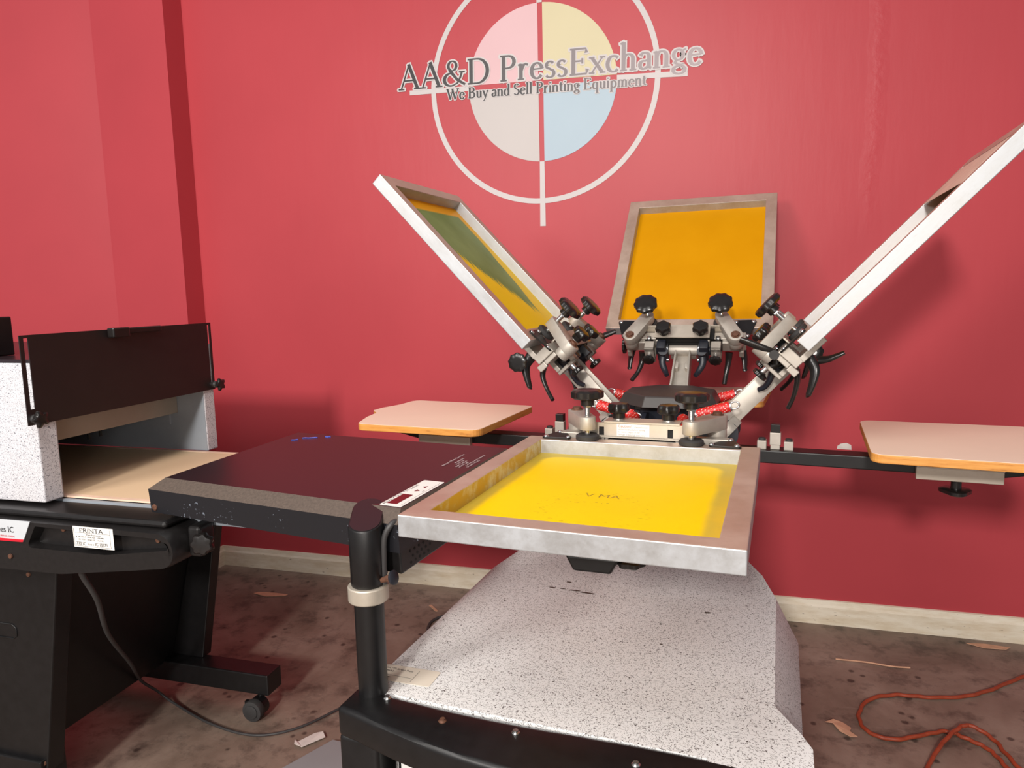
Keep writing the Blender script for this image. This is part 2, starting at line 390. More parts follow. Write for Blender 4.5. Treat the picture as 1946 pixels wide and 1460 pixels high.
# ---------------------------------------------------------------- setting
WY = 2.8606
bm = bmesh.new(); box(bm, -2.352, 3.2, WY, WY+.1, 0, 3.3); struct('wall_back', bm, 'wall')
bm = bmesh.new(); box(bm, -2.75, -2.352, 2.742, WY+.1, 0, 3.3); struct('wall_pilaster', bm, 'wall2')
bm = bmesh.new()
prism(bm, [(-2.75, 2.75), (-4.6, 2.28), (-4.6, 2.5), (-2.75, 2.95)], 0, 3.3); struct('wall_left', bm, 'wall2')
bm = bmesh.new(); box(bm, -4.6, 3.2, -5.4, WY+.1, -.1, 0); struct('floor', bm, 'floor')
def board(bm, x0, x1, y):
    M = basis((x0, y, 0), (0, -1, 0), (0, 0, 1))   # local x = out from wall, y = up, z = along -> -x
    M = Matrix(((0, 0, 1, x0), (-1, 0, 0, y), (0, 1, 0, 0), (0, 0, 0, 1)))
    prism(bm, [(0, 0), (.016, 0), (.016, .07), (.011, .078), (.008, .094), (0, .096)], 0, x1-x0, M=M)
bm = bmesh.new(); board(bm, -2.352, 3.2, WY); struct('baseboard_back', bm, 'board')
bm = bmesh.new(); M = Matrix(((1, 0, 0, -2.352), (0, 0, -1, WY-.002), (0, 1, 0, 0), (0, 0, 0, 1)))
prism(bm, [(0, 0), (.014, 0), (.014, .07), (.009, .078), (.007, .094), (0, .096)], 0, .13, M=M); struct('baseboard_left', bm, 'board')

# ---------------------------------------------------------------- wall logo
logo = empty('wall_logo', (-.681, WY-.0005, 2.14)); tag(logo, 'round printing company emblem with four pale quadrants and lettering painted on the red wall', 'wall logo')
LM = Matrix(((1, 0, 0, 0), (0, 0, 1, 0), (0, 1, 0, 0), (0, 0, 0, 1)))  # 2D (x,z) on wall, +z2 -> into wall (+y)
def wprism(bm, pts, d0, d1, mi=0): prism(bm, pts, -d1, -d0, mi, M=LM)
def ring(bm, R0, R1, d0, d1, n=96):
    for i in range(n):
        a, b = 2*PI*i/n, 2*PI*(i+1)/n
        q = [(R0*math.cos(a), R0*math.sin(a)), (R1*math.cos(a), R1*math.sin(a)), (R1*math.cos(b), R1*math.sin(b)), (R0*math.cos(b), R0*math.sin(b))]
        vs = [bm.verts.new(LM @ V(x, y, -d1)) for x, y in q]; bm.faces.new(vs)
bm = bmesh.new(); ring(bm, .447, .468, 0, .001); obj('outer_ring', bm, 'logo_white', logo)
for nm, a0, mt in (('pink_quadrant', PI/2, 'pink'), ('cream_quadrant', 0, 'cream'), ('grey_quadrant', PI, 'pale'), ('blue_quadrant', 1.5*PI, 'blue')):
    g = .010; R = .302; sx = 1 if a0 in (0, 1.5*PI) else -1; sy = 1 if a0 in (0, PI/2) else -1
    pts = [(g, g)]+[(max(g, R*math.cos(t*PI/2/24)), max(g, R*math.sin(t*PI/2/24))) for t in range(25)]
    bm = bmesh.new(); wprism(bm, [(sx*x, sy*y-.0285*sx*x*1.0) for x, y in pts], 0, .001); obj(nm, bm, mt, logo)
for pts in ([(-.0095, -.302), (.0095, -.302), (.011, -.558), (-.012, -.558)], [(-.012, .302), (.009, .302), (.009, .56), (-.012, .56)],
            [(-.565, .006), (-.302, -.001), (-.302, .018), (-.565, .025)], [(.302, -.020), (.567, -.032), (.567, -.012), (.302, -.001)]):
    bm = bmesh.new(); wprism(bm, pts, 0, .0013); obj('cross_bar', bm, 'logo_white', logo)
def arc(cx, cy, rx, ry, a0, a1, n=14): return [(cx+rx*math.cos(math.radians(a0+(a1-a0)*i/n)), cy+ry*math.sin(math.radians(a0+(a1-a0)*i/n))) for i in range(n+1)]
def srf(x, y, w=.24): return ([(x-w/2, y), (x+w/2, y)], .9)
X = .62
G = {
 'A': (.88, [([(.10, .03), (.43, 1.02)], .45), ([(.41, 1.02), (.76, .03)], 1), ([(.2, .36), (.62, .36)], 1), srf(.10, .02), srf(.76, .02, .28)]),
 '&': (.98, [(arc(.42, .79, .16, .19, -60, 300), .8), ([(.30, .66), (.42, .48), (.62, .22), (.92, .02)], 1), (arc(.36, .25, .26, .25, 75, 290), 1), ([(.44, .01), (.62, .10), (.74, .32), (.80, .52)], .6), srf(.80, .53)]),
 'D': (.96, [([(.18, 0), (.18, 1)], 1), ([(.05, .98)]+arc(.42, .5, .40, .48, 90, -90)+[(.05, .02)], 1)]),
 'P': (.72, [([(.20, 0), (.20, 1)], 1), ([(.07, .98)]+arc(.36, .74, .24, .24, 90, -90)+[(.2, .50)], 1), srf(.20, .02)]),
 'E': (.78, [([(.20, 0), (.20, 1)], 1), ([(.07, .98), (.64, .98), (.66, .82)], 1), ([(.2, .52), (.52, .52)], 1), ([(.52, .42), (.52, .62)], .5), ([(.07, .02), (.66, .02), (.70, .2)], 1)]),
 'B': (.78, [([(.20, 0), (.20, 1)], 1), ([(.07, .98)]+arc(.38, .77, .2, .21, 90, -90)+[(.2, .54)], 1), ([(.3, .54)]+arc(.40, .28, .25, .26, 90, -90)+[(.07, .02)], 1)]),
 'S': (.60, [(arc(.30, .76, .18, .22, 30, 220, 10)+[(.26, .55), (.36, .47)]+arc(.29, .26, .22, .25, 50, -150, 10), 1)]),
 'W': (1.2, [([(.08, .98), (.36, 0)], 1), ([(.36, 0), (.58, .98)], .5), ([(.54, .98), (.82, 0)], 1), ([(.82, 0), (1.08, .98)], .5), srf(.08, .98), srf(.56, .98), srf(1.08, .98)]),
 'r': (.46, [([(.14, 0), (.14, X)], 1), ([(.14, .36), (.22, .55), (.32, .61), (.40, .56)], 1.1), srf(.14, .02), ([(.03, .57), (.14, .61)], .8)]),
 'e': (.54, [([(.10, .36), (.46, .38)], .9), (arc(.28, .30, .20, .30, 12, 325), 1)]),
 's': (.44, [(arc(.22, .46, .13, .15, 30, 210, 8)+[(.22, .33), (.28, .28)]+arc(.22, .16, .15, .16, 40, -150, 8), .9)]),
 'x': (.56, [([(.08, .6), (.46, .02)], 1), ([(.46, .6), (.08, .02)], .45), srf(.08, .6, .2), srf(.46, .6, .2), srf(.08, .02, .2), srf(.47, .02, .2)]),
 'c': (.50, [(arc(.29, .30, .21, .30, 45, 315), 1)]),
 'h': (.62, [([(.14, 0), (.14, 1.06)], 1), ([(.14, .42)]+arc(.31, .42, .16, .19, 150, 0, 8)+[(.47, 0)], 1), srf(.14, .02), srf(.47, .02), ([(.03, 1.0), (.14, 1.06)], .8)]),
 'n': (.62, [([(.14, 0), (.14, X)], 1), ([(.14, .42)]+arc(.31, .42, .16, .19, 150, 0, 8)+[(.47, 0)], 1), srf(.14, .02), srf(.47, .02), ([(.03, .57), (.14, .61)], .8)]),
 'm': (.94, [([(.14, 0), (.14, X)], 1), ([(.14, .42)]+arc(.30, .42, .15, .19, 150, 0, 8)+[(.45, 0)], 1), ([(.45, .42)]+arc(.61, .42, .15, .19, 150, 0, 8)+[(.76, 0)], 1), srf(.14, .02), srf(.45, .02), srf(.76, .02)]),
 'a': (.52, [(arc(.25, .44, .15, .17, 160, 0, 10)+[(.40, .08), (.48, .02)], 1), ([(.40, .34), (.26, .30)]+arc(.22, .16, .13, .15, 90, 300, 8)+[(.40, .12)], 1)]),
 'g': (.54, [(arc(.25, .42, .16, .19, 0, 360), .9), ([(.2, .24), (.14, .14), (.24, .07), (.4, .04)], .9), (arc(.28, -.13, .2, .15, 60, -300), .9), ([(.38, .56), (.5, .62)], .7)]),
 'd': (.62, [([(.46, 1.06), (.46, 0)], 1), (arc(.28, .30, .19, .30, 30, 330), 1), srf(.50, .02, .16), ([(.36, 1.0), (.46, 1.06)], .8)]),
 'u': (.62, [([(.14, .6)]+arc(.30, .2, .16, .19, 180, 360, 8), 1), ([(.46, .6), (.46, 0)], 1), srf(.10, .6, .16), srf(.42, .6, .14), srf(.52, .02, .14)]),
 'y': (.56, [([(.08, .6), (.29, .02)], 1), ([(.48, .6), (.26, -.08), (.16, -.30), (.04, -.30)], .6), srf(.08, .6, .2), srf(.48, .6, .2)]),
 'l': (.30, [([(.15, 0), (.15, 1.06)], 1), srf(.15, .02), ([(.04, 1.0), (.15, 1.06)], .8)]),
 'i': (.30, [([(.15, 0), (.15, X)], 1), ([(.15, .80), (.15, .90)], 1.2), srf(.15, .02), ([(.04, .57), (.15, .61)], .8)]),
 't': (.38, [([(.17, .82), (.17, .12), (.24, .02), (.36, .05)], 1), ([(.04, .6), (.34, .6)], 1)]),
 'q': (.62, [([(.46, .6), (.46, -.36)], 1), (arc(.28, .30, .19, .30, 30, 330), 1), srf(.46, -.34)]),
 'p': (.62, [([(.14, .6), (.14, -.36)], 1), (arc(.32, .30, .19, .30, 150, -150), 1), srf(.14, -.34)]),
 ' ': (.28, []),
}
def lettering(bm, s, h, width, nib, grow, depth, capscale=1.0):
    adv = sum(G[c][0] for c in s); sx = width/adv; x0 = 0; cnt = 0; depth0 = depth
    for c in s:
        a, strokes = G[c]
        for pts, mul in strokes:
            P = [V((x0+px)*sx, py*h, 0) for px, py in pts]
            cnt += 1; depth = depth0+(cnt % 9)*.00006   # strokes lie over one another like paint layers
            L, R = [], []
            for i, p in enumerate(P):
                d = P[min(i+1, len(P)-1)]-P[max(i-1, 0)]
                if d.length < 1e-9: d = V(1, 0, 0)
                d.normalize(); n = V(-d.y, d.x, 0)
                w = math.hypot(nib*.5*n.x, nib*.20*n.y)*mul+grow
                if i == 0: p = p-d*grow
                if i == len(P)-1: p = p+d*grow
                L.append(p+n*w); R.append(p-n*w)
            LV = [bm.verts.new(LM @ V(v.x, v.y, -depth)) for v in L]; RV = [bm.verts.new(LM @ V(v.x, v.y, -depth)) for v in R]
            for i in range(len(P)-1): bm.faces.new((LV[i], LV[i+1], RV[i+1], RV[i]))
            if grow:
                for q, p in enumerate((P[0], P[-1])):
                    depth = depth0+(cnt % 9)*.00006+.00002*(q+1)
                    vs = [bm.verts.new(LM @ V(p.x+math.cos(k*PI/4)*grow*1.5, p.y+math.sin(k*PI/4)*grow*1.5, -depth)) for k in range(8)]; bm.faces.new(vs)
        x0 += a
def words(s, h, width, nib, ox, oz, slope, nm):
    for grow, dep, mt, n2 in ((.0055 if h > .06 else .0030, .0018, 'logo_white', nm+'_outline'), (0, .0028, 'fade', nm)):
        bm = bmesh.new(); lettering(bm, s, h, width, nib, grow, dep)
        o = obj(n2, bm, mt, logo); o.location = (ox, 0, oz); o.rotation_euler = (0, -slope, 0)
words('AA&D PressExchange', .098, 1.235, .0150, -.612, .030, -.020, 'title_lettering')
words('We Buy and Sell Printing Equipment', .042, .815, .0078, -.400, -.028, -.026, 'tagline_lettering')

# ---------------------------------------------------------------- screen printing press
H = V(-.122, 2.03, 0); PY = -.082
press = empty('screen_printing_press', H, (0, 0, PY))
tag(press, 'four-colour tabletop screen printing press with speckled base, red springs and beige pallets', 'screen printing press')
TH = math.radians(46.7); PR, PZ = .156, .918
# base cabinet: speckled sheet top with rounded left shoulder and flared right skirt
bm = bmesh.new()
def cabinet_section(y, xl, xr, drop=0):
    z = .600-drop
    pts = []
    for k in range(7):                                   # rounded left shoulder
        a = PI-(PI/2)*k/6; pts.append((xl+.03+.03*math.cos(a), z-.03+.03*math.sin(a)))
    pts = [(xl-.05, .0), (xl-.012, z-.16)]+pts+[(xr, z), (xr+.05, z-.10), (xr+.052, .0)]
    return [(x, y, zz) for x, zz in pts]
secs = [cabinet_section(-.978, -.425, .295), cabinet_section(-.86, -.424, .295), cabinet_section(-.35, -.418, .295), cabinet_section(-.22, -.398, .262, .0),
        cabinet_section(-.11, -.365, .215, .0), cabinet_section(0, -.29, .15, .004), cabinet_section(.09, -.16, .05, .01)]
rings = [[bm.verts.new(p) for p in s] for s in secs]
for A, B in zip(rings, rings[1:]):
    for i in range(len(A)-1): bm.faces.new((A[i], A[i+1], B[i+1], B[i]))
bm.faces.new(rings[0]); bm.faces.new(rings[-1][::-1])
# front flange flaring to the right
prism(bm, [(.20, -.99), (.352, -.99), (.352, -.905), (.335, -.868), (.294, -.80), (.20, -.80)], .592, .6012)
base = obj('base_cabinet', bm, 'speckb', press, smooth=32)
# black bow-front frame
def wav(x): return -.985+.006*math.sin(9*x)
pts = [(-.425, -1.046)]+[(x/100, -1.106+.065*((x/100+.03)/.395)**2) for x in range(-38, 34, 4)]+[(.352, -1.046), (.352, -.95)]+[(x/100, wav(x/100)) for x in range(30, -41, -5)]+[(-.425, -.975)]
bm = bmesh.new(); prism(bm, pts, .545, .602)
box(bm, -.425, -.345, -1.046, -.98, 0, .55); box(bm, .27, .352, -1.046, -.98, 0, .55); box(bm, -.345, .27, -1.03, -.98, .0, .12)
obj('front_frame', bm, 'black', press, smooth=30, bevel=.010, seg=3)
for (x, y, m) in ((-.352, -.995, 'steel'), (-.228, -1.025, 'rust'), (-.100, -1.015, 'steel'), (.10, -1.03, 'steel')):
    bm = bmesh.new(); lathe(bm, (x, y, .601), (0, 0, 1), [(0, .007), (.002, .007), (.004, .0045), (.006, .0045)], 16); obj('screw', bm, m, press, smooth=30)
bm = bmesh.new(); box(bm, -.345, .27, -.979, -.975, .12, .545); obj('inner_panel', bm, 'dark', press)
# pedestal column, hub, cap
bm = bmesh.new(); lathe(bm, (0, 0, .59), (0, 0, 1), [(0, .15), (.02, .15), (.03, .085), (.22, .085), (.23, .10)], 32); obj('pedestal', bm, 'black', press, smooth=30)
bm = bmesh.new(); lathe(bm, (0, 0, .80), (0, 0, 1), [(0, .12), (.04, .13), (.09, .13), (.10, .10), (.19, .10)], 8)
for k in range(4):
    R = Matrix.Rotation(k*PI/2, 4, 'Z')
    for s in (-1, 1):
        Mx = R @ Matrix(((0, 0, 1, s*.052-.005), (1, 0, 0, 0), (0, 1, 0, 0), (0, 0, 0, 1)))
        prism(bm, rounded([(-.19, .895, .025), (-.05, .88, 0), (-.05, .975, 0), (-.12, .985, .02), (-.19, .945, .025)]), 0, .012, M=Mx)
    cyl(bm, R @ V(-.066, -.156, .918), R @ V(.066, -.156, .918), .010)
obj('hub', bm, 'navy', press, smooth=30)
bm = bmesh.new(); R8 = .142
def octp(r, z): return [bm.verts.new((r*math.cos(k*PI/4+PI/8)*(1 if 1 else 1), r*math.sin(k*PI/4+PI/8), z)) for k in range(8)]
o0, o1, o2, o3 = octp(.130, .998), octp(.146, 1.000), octp(.132, 1.026), octp(.128, 1.030)
for A, B in ((o0, o1), (o1, o2), (o2, o3)):
    for i in range(8): bm.faces.new((A[i], A[(i+1) % 8], B[(i+1) % 8], B[i]))
bm.faces.new(o0[::-1]); c = bm.verts.new((0, 0, 1.036))
for i in range(8): bm.faces.new((o3[i], o3[(i+1) % 8], c))
obj('hub_cap', bm, 'cap', press, bevel=.002)
# carousel of pallets
poly = rounded([(.50, -.225, .028), (.972, -.235, .03), (.976, -.13, .10), (.998, -.055, .03), (.998, .004, .010), (.958, .045, .012), (.945, .12, .04), (.905, .232, .03), (.50, .225, .035)])
AZ = -.035
def knob_bm(bm, c, d, r, h, lobes=8, dp=.05, stem=.4, sl=.012, mi=0, n=48):
    """scalloped knob: c = base of its stem, d = outward axis."""
    lathe(bm, c, d, [(0, r*stem, 0), (sl, r*stem, 0), (sl+.0005, r*.80), (sl+h*.25, r), (sl+h*.8, r), (sl+h, r*.86), (sl+h*1.06, r*.5, 0)], n, lobes, dp, mi)
for k in range(4):
    bm = bmesh.new(); prism(bm, [(.10, .845), (.79, .845), (.93, .872), (.935, .880), (.10, .880)], -.03, .03, M=Matrix(((1, 0, 0, 0), (0, 0, 1, 0), (0, 1, 0, 0), (0, 0, 0, 1))))
    pa = obj('pallet_arm', bm, 'black', press, bevel=.003); pa.rotation_euler = (0, 0, k*PI/2+(AZ if k < 3 else .022))
    bm = bmesh.new(); prism(bm, [(-.030, .878), (.030, .878), (.044, .904), (-.044, .904)], .936, .985, M=Matrix(((0, 0, 1, 0), (1, 0, 0, 0), (0, 1, 0, 0), (0, 0, 0, 1)))); obj('end_cap', bm, 'black', pa, bevel=.004)
    bm = bmesh.new(); knob_bm(bm, (.955, .056, .905), (0, 0, -1), .022, .012, 6, .10, .5, .008); obj('end_knob', bm, 'knob', pa, smooth=40)
    bm = bmesh.new(); prism(bm, poly, .909, .9292, 0); obj('pallet', bm, ['wood'], pa, bevel=.002)
    bm = bmesh.new(); prism(bm, [((x-.74)*.997+.74, y*.995) for x, y in poly], .9292, .9300, 0); o = obj('pallet_surface', bm, 'laminate', pa)
    bm = bmesh.new(); box(bm, .615, .795, -.045, .045, .873, .909); box(bm, .613, .797, -.052, -.032, .836, .868); box(bm, .613, .797, .032, .052, .836, .868)
    box(bm, .615, .795, -.034, -.031, .86, .909); box(bm, .613, .797, -.056, -.032, .866, .870)
    obj('pallet_bracket', bm, 'plate', pa, bevel=.0015)
    bm = bmesh.new(); cyl(bm, (.705, -.02, .85), (.705, -.02, .826), .009); knob_bm(bm, (.705, -.02, .832), (0, 0, -1), .034, .014, 3, .14, .35, .020)
    obj('clamp_knob', bm, 'knob', pa, smooth=35)
    bm = bmesh.new(); box(bm, .270, .298, -.013, .013, .892, .926); box(bm, .272, .296, -.012, .000, .880, .90); box(bm, .238, .262, -.015, .015, .880, .903); box(bm, .306, .330, -.015, .015, .880, .903)
    sb = obj('stop_block', bm, 'cast', pa, bevel=.0015)
    bm = bmesh.new(); box(bm, .272, .296, -.012, .012, .9262, .948); ST = (.045 if k == 2 else 0); pd = obj('stop_pad', bm, 'knob', pa, bevel=.001); pd.location = (ST, 0, 0)
    for bx in (.25, .318):
        bm = bmesh.new(); cyl(bm, (bx, 0, .903), (bx, 0, .909), .009); bb = obj('stop_bolt', bm, 'rubber', pa, smooth=40); bb.location = (ST, 0, 0)
    sb.location = (ST, 0, 0)
# print heads -----------------------------------------------------------
def P(x, r, z): return V(x, -(r-PR), z-PZ)
def B(bm, x0, x1, r0, r1, z0, z1, mi=0): box(bm, x0, x1, -(r1-PR), -(r0-PR), z0-PZ, z1-PZ, mi)
def build_head():
    bm = bmesh.new()                                     # cast arm: channel web, flanges and pivot boss
    prism(bm, [(-.036, -.0), (-.024, -.12), (-.022, -.255), (.022, -.255), (.024, -.12), (.036, -.0)], .006, .022)
    for s in (-1, 1):
        prism(bm, [(s*.044, .0), (s*.028, -.10), (s*.024, -.255), (s*.018, -.255), (s*.022, -.10), (s*.036, .0)][::s], .0, .052)
        prism(bm, rounded([(s*.022, -.165, .004), (s*.010, -.17, .004), (s*.010, -.19, .004), (s*.022, -.205, .004)][::s], 3), .02, .040)
        prism(bm, rounded([(s*.030, .010, .01), (s*.075, .012, .02), (s*.066, -.03, .03), (s*.026, -.07, .01)][::s]), -.006, .022)
    cyl(bm, P(-.05, PR, PZ+.005), P(.05, PR, PZ+.005), .021)
    cyl(bm, P(-.045, .398, .957), P(.045, .398, .957), .017, n=24)
    B(bm, -.040, .040, .385, .405, .925, .957)
    head = obj('print_head', bm, 'cast', press, smooth=30, bevel=.0015)
    head['label'] = 'cast aluminium head arm with clamps and black knobs'
    bm = bmesh.new()                                     # screen carrier casting
    for s in (-1, 1):
        a, b = sorted((s*.085, s*.190)); B(bm, a, b, .418, .445, .931, .988); B(bm, a, b, .440, .515, .929, .9445)
        a, b = sorted((s*.170, s*.184)); B(bm, a, b, .400, .4179, .918, .945); B(bm, *sorted((s*.120, s*.184)), .404, .4179, .945, .985)
        a, b = sorted((s*.088, s*.118)); B(bm, a, b, .366, .376, .932, 1.000); B(bm, a, b, .376, .418, .932, .946); B(bm, a, b, .366, .40, .985, 1.0)
        a, b = sorted((s*.076, s*.084)); B(bm, a, b, .40, .446, .925, 1.0)
    B(bm, -.085, .085, .425, .440, .935, .975)
    obj('screen_carrier', bm, 'cast', head, bevel=.002)
    bm = bmesh.new()                                     # channel plate with the two slots
    B(bm, -.135, .12, .4475, .4515, .981, .986)
    for x0, x1 in ((-.135, -.096), (-.084, .060), (.072, .12)): B(bm, x0, x1, .4475, .4515, .984, 1.016)
    for x0 in (-.096, .060): B(bm, x0, x0+.012, .4475, .4515, 1.006, 1.016)
    B(bm, -.084, .086, .400, .4515, 1.014, 1.019); B(bm, -.002, .0, .452, .4522, .986, 1.015)
    obj('channel_plate', bm, 'plate', head, bevel=.001)
    bm = bmesh.new(); B(bm, -.096, .084, .405, .4455, .986, 1.004); B(bm, -.060, .060, .405, .43, .96, .99); obj('channel_lining', bm, 'dark', head)
    for s in (-1, 1):
        ax, ar, kx, kr = s*.162, .398, s*.115, .482
        bm = bmesh.new()
        d = V(kx-ax, -(kr-ar), 0).normalized(); n = V(-d.y, d.x, 0)
        A, K = P(ax, ar, 1.0), P(kx, kr, 1.0)
        pts = [A+n*.021-d*0, ]
        out = []
        for k in range(9): a = PI/2+PI*k/8; out.append(A+d*.022*math.cos(a)+n*.022*math.sin(a))
        for k in range(9): a = -PI/2+PI*k/8; out.append(K+d*.019*math.cos(a)+n*.019*math.sin(a))
        prism(bm, [(v.x, v.y) for v in out], 1.004-PZ, 1.034-PZ)
        cyl(bm, P(ax, ar, .985), P(ax, ar, 1.006), .021, n=28)
        obj('clamp_arm', bm, 'cast', head, smooth=35, bevel=.0015)
        bm = bmesh.new(); cyl(bm, P(ax, ar, 1.034), P(ax, ar, 1.041), .010, n=20); cyl(bm, P(ax, ar, 1.034), P(ax, ar, 1.036), .014, n=20); obj('pivot_bolt', bm, 'rust', head, smooth=35)
        bm = bmesh.new(); cyl(bm, P(kx, kr, .985), P(kx, kr, 1.066), .0062, n=16)
        for k in range(14): lathe(bm, P(kx, kr, 1.036+k*.0018), (0, 0, 1), [(0, .0062), (.0009, .0072), (.0018, .0062)], 14)
        cyl(bm, P(kx, kr, 1.056), P(kx, kr, 1.062), .011, n=6); obj('clamp_screw', bm, 'steel', head, smooth=40)
        bm = bmesh.new(); lathe(bm, P(kx, kr, .9815), (0, 0, 1), [(0, .025), (.002, .0265), (.009, .0265), (.012, .023), (.0125, .01)], 32); obj('rubber_foot', bm, 'rubber', head, smooth=35)
        bm = bmesh.new(); knob_bm(bm, P(kx, kr, 1.060), (0, 0, 1), .036, .021, 9, .045, .42, .014, n=72); obj('clamp_knob', bm, 'knob', head, smooth=40)
        # inner adjusting knob
        ix = s*.057; bm = bmesh.new(); cyl(bm, P(ix, .417, 1.0), P(ix, .417, 1.034), .006, n=14); knob_bm(bm, P(ix, .417, 1.022), (0, 0, 1), .0235, .022, 6, .10, .62, .012); obj('adjusting_knob', bm, 'knob', head, smooth=40)
        bm = bmesh.new(); cyl(bm, P(ix, .417, 1.012), P(ix, .417, 1.022), .012, n=20); obj('washer', bm, 'steel', head, smooth=40)
        # triangular gusset on the screen frame
        a = [(s*.148, -(.497-PR)), (s*.222, -(.500-PR)), (s*.198, -(.425-PR)), (s*.186, -(.420-PR))]
        bm = bmesh.new(); prism(bm, rounded([(x, y, .008) for x, y in a][::s]), .9815-PZ, .986-PZ); obj('gusset_plate', bm, 'black', head, bevel=.0008)
        for bx, br in ((s*.158, .490), (s*.210, .492), (s*.194, .434)):
            bm = bmesh.new(); lathe(bm, P(bx, br, .986), (0, 0, 1), [(0, .0062), (.002, .0055), (.0035, .003)], 16); obj('gusset_bolt', bm, 'steel', head, smooth=50)
        # lower micro-adjust knobs pointing to the hub
        bm = bmesh.new(); cyl(bm, P(s*.103, .366, .975), P(s*.103, .345, .975), .0075, n=16); obj('micro_pin', bm, 'steel', head, smooth=40)
        bm = bmesh.new(); knob_bm(bm, P(s*.103, .352, .975), V(0, 1, 0), .019, .013, 8, .06, .6, .003); obj('micro_knob', bm, 'knob', head, smooth=40)
        bm = bmesh.new(); cyl(bm, P(s*.103, .405, .960), P(s*.103, .376, .970), .010, n=16); cyl(bm, P(s*.108, .415, .99), P(s*.108, .39, .965), .013, n=16); obj('micro_bushing', bm, 'knob', head, smooth=40)
        bm = bmesh.new(); lathe(bm, P(s*.108, .418, .992), (0, 0, 1), [(0, .008), (.004, .0075), (.007, .004)], 16); obj('micro_bolt', bm, 'steel', head, smooth=40)
        # dark clevis beside the tilt tube and its ratchet lever
        bm = bmesh.new(); cyl(bm, P(s*.045, .398, .957), P(s*.085, .398, .957), .016, n=20); B(bm, *sorted((s*.052, s*.080)), .372, .43, .932, 1.0)
        obj('clevis', bm, 'navy', head, smooth=35, bevel=.003)
        bm = bmesh.new(); pts = spline([P(s*.060, .380, .965), P(s*.063, .352, .948), P(s*.052, .325, .940), P(s*.044, .305, .945)], 6)
        tube(bm, pts, [.013-.006*i/len(pts) for i in range(len(pts))], 12, flat=.8); cyl(bm, P(s*.060, .375, .98), P(s*.060, .385, .94), .015, n=18)
        obj('ratchet_lever', bm, 'navy', head, smooth=50)
        bm = bmesh.new(); cyl(bm, P(s*.047, .398, .957), P(s*.051, .398, .957), .022, n=24); cyl(bm, P(s*.045, .37, .94), P(s*.053, .37, .94), .007, n=16); obj('washer', bm, 'steel', head, smooth=40)
        # under-side lever
        if s > 0: L = [P(.138, .415, .925), P(.140, .395, .900), P(.150, .36, .888), P(.168, .325, .885)]
        else: L = [P(-.138, .415, .925), P(-.136, .395, .902), P(-.130, .36, .880), P(-.126, .330, .868)]
        pts = spline(L, 6); bm = bmesh.new(); tube(bm, pts, [.012-.0045*min(1, i/12) for i in range(len(pts))], 12, flat=.75); obj('tilt_lever', bm, 'knob', head, smooth=50)
        # curved side-lock lever and outer knob
        bm = bmesh.new(); pts = spline([P(s*.165, .455, .925), P(s*.178, .445, .898), P(s*.184, .42, .880), P(s*.186, .392, .866)], 6)
        tube(bm, pts, [.017-.010*i/len(pts) for i in range(len(pts))], 12, flat=.7); lathe(bm, pts[-1]-V(0, 0, .004), (0, 0, 1), [(0, .004), (.004, .0085), (.008, .004)], 12)
        obj('side_lever', bm, 'knob', head, smooth=50)
    # long handle and side knobs (asymmetric bits)
    bm = bmesh.new(); pts = spline([P(-.17, .412, .996), P(-.178, .405, 1.01), P(-.182, .392, 1.045), P(-.184, .380, 1.074)], 6)
    tube(bm, pts, [.008+.003*math.sin(PI*i/len(pts)) for i in range(len(pts))], 12, flat=.7); cyl(bm, P(-.16, .408, .99), P(-.185, .408, .99), .012, n=16); obj('lock_lever', bm, 'knob', head, smooth=50)
    bm = bmesh.new(); pts = spline([P(-.168, .470, .905), P(-.178, .485, .895), P(-.184, .503, .888), P(-.186, .520, .882)], 6)
    tube(bm, pts, [.013-.007*i/len(pts) for i in range(len(pts))], 12, flat=.7); obj('wing_lever', bm, 'knob', head, smooth=50)
    bm = bmesh.new(); cyl(bm, P(.178, .462, .896), P(.205, .462, .896), .007, n=14); obj('side_pin', bm, 'steel', head, smooth=40)
    bm = bmesh.new(); knob_bm(bm, P(.199, .462, .896), V(1, 0, 0), .026, .012, 9, .05, .5, .003); obj('side_knob', bm, 'knob', head, smooth=40)
    return head
def children(o): return [c for c in bpy.data.objects if c.parent == o]
def copy_tree(o, parent):
    c = o.copy(); COL.objects.link(c); c.parent = parent
    for ch in children(o): copy_tree(ch, c)
    return c
head0 = build_head()
DIRS = {'right': PI/2, 'left': -PI/2, 'back': PI, 'front': 0}
heads = {}
for nm, a in DIRS.items():
    h = head0 if nm == 'front' else copy_tree(head0, press); heads[nm] = h
    if nm in ('front', 'back'):
        for c in children(h):
            if c.name.split('.')[0] in ('lock_lever', 'wing_lever'): bpy.data.objects.remove(c)
    h.location = (PR*math.sin(a), -PR*math.cos(a), PZ); h.rotation_euler = (0 if nm == 'front' else -TH, 0, a)
# caution label on the front head
bm = bmesh.new(); B(bm, -.054, .020, .4519, .4523, .987, 1.014)
cl = obj('caution_label', bm, 'label', heads['front'])
LMx = lambda x, z: Matrix(((1, 0, 0, x), (0, 0, -1, -(.4525-PR)), (0, 1, 0, z-PZ), (0, 0, 0, 1)))
bm = bmesh.new()
def add_text(bm, body, size, M, mi=0, sx=1, align='LEFT'):
    cu = bpy.data.curves.new('t', 'FONT'); cu.body = body; cu.size = size; cu.align_x = align; cu.resolution_u = 2
    t = bpy.data.objects.new('t', cu); COL.objects.link(t)
    me = bpy.data.meshes.new_from_object(t.evaluated_get(bpy.context.evaluated_depsgraph_get()))
    COL.objects.unlink(t); bpy.data.objects.remove(t); join_bm(bm, me, M @ Matrix.Diagonal((sx, 1, 1, 1)), mi); bpy.data.meshes.remove(me)
add_text(bm, 'Caution!', .0085, LMx(-.052, 1.0065), 0, 1.1); add_text(bm, 'always loosen', .0055, LMx(-.014, 1.0065), 1)
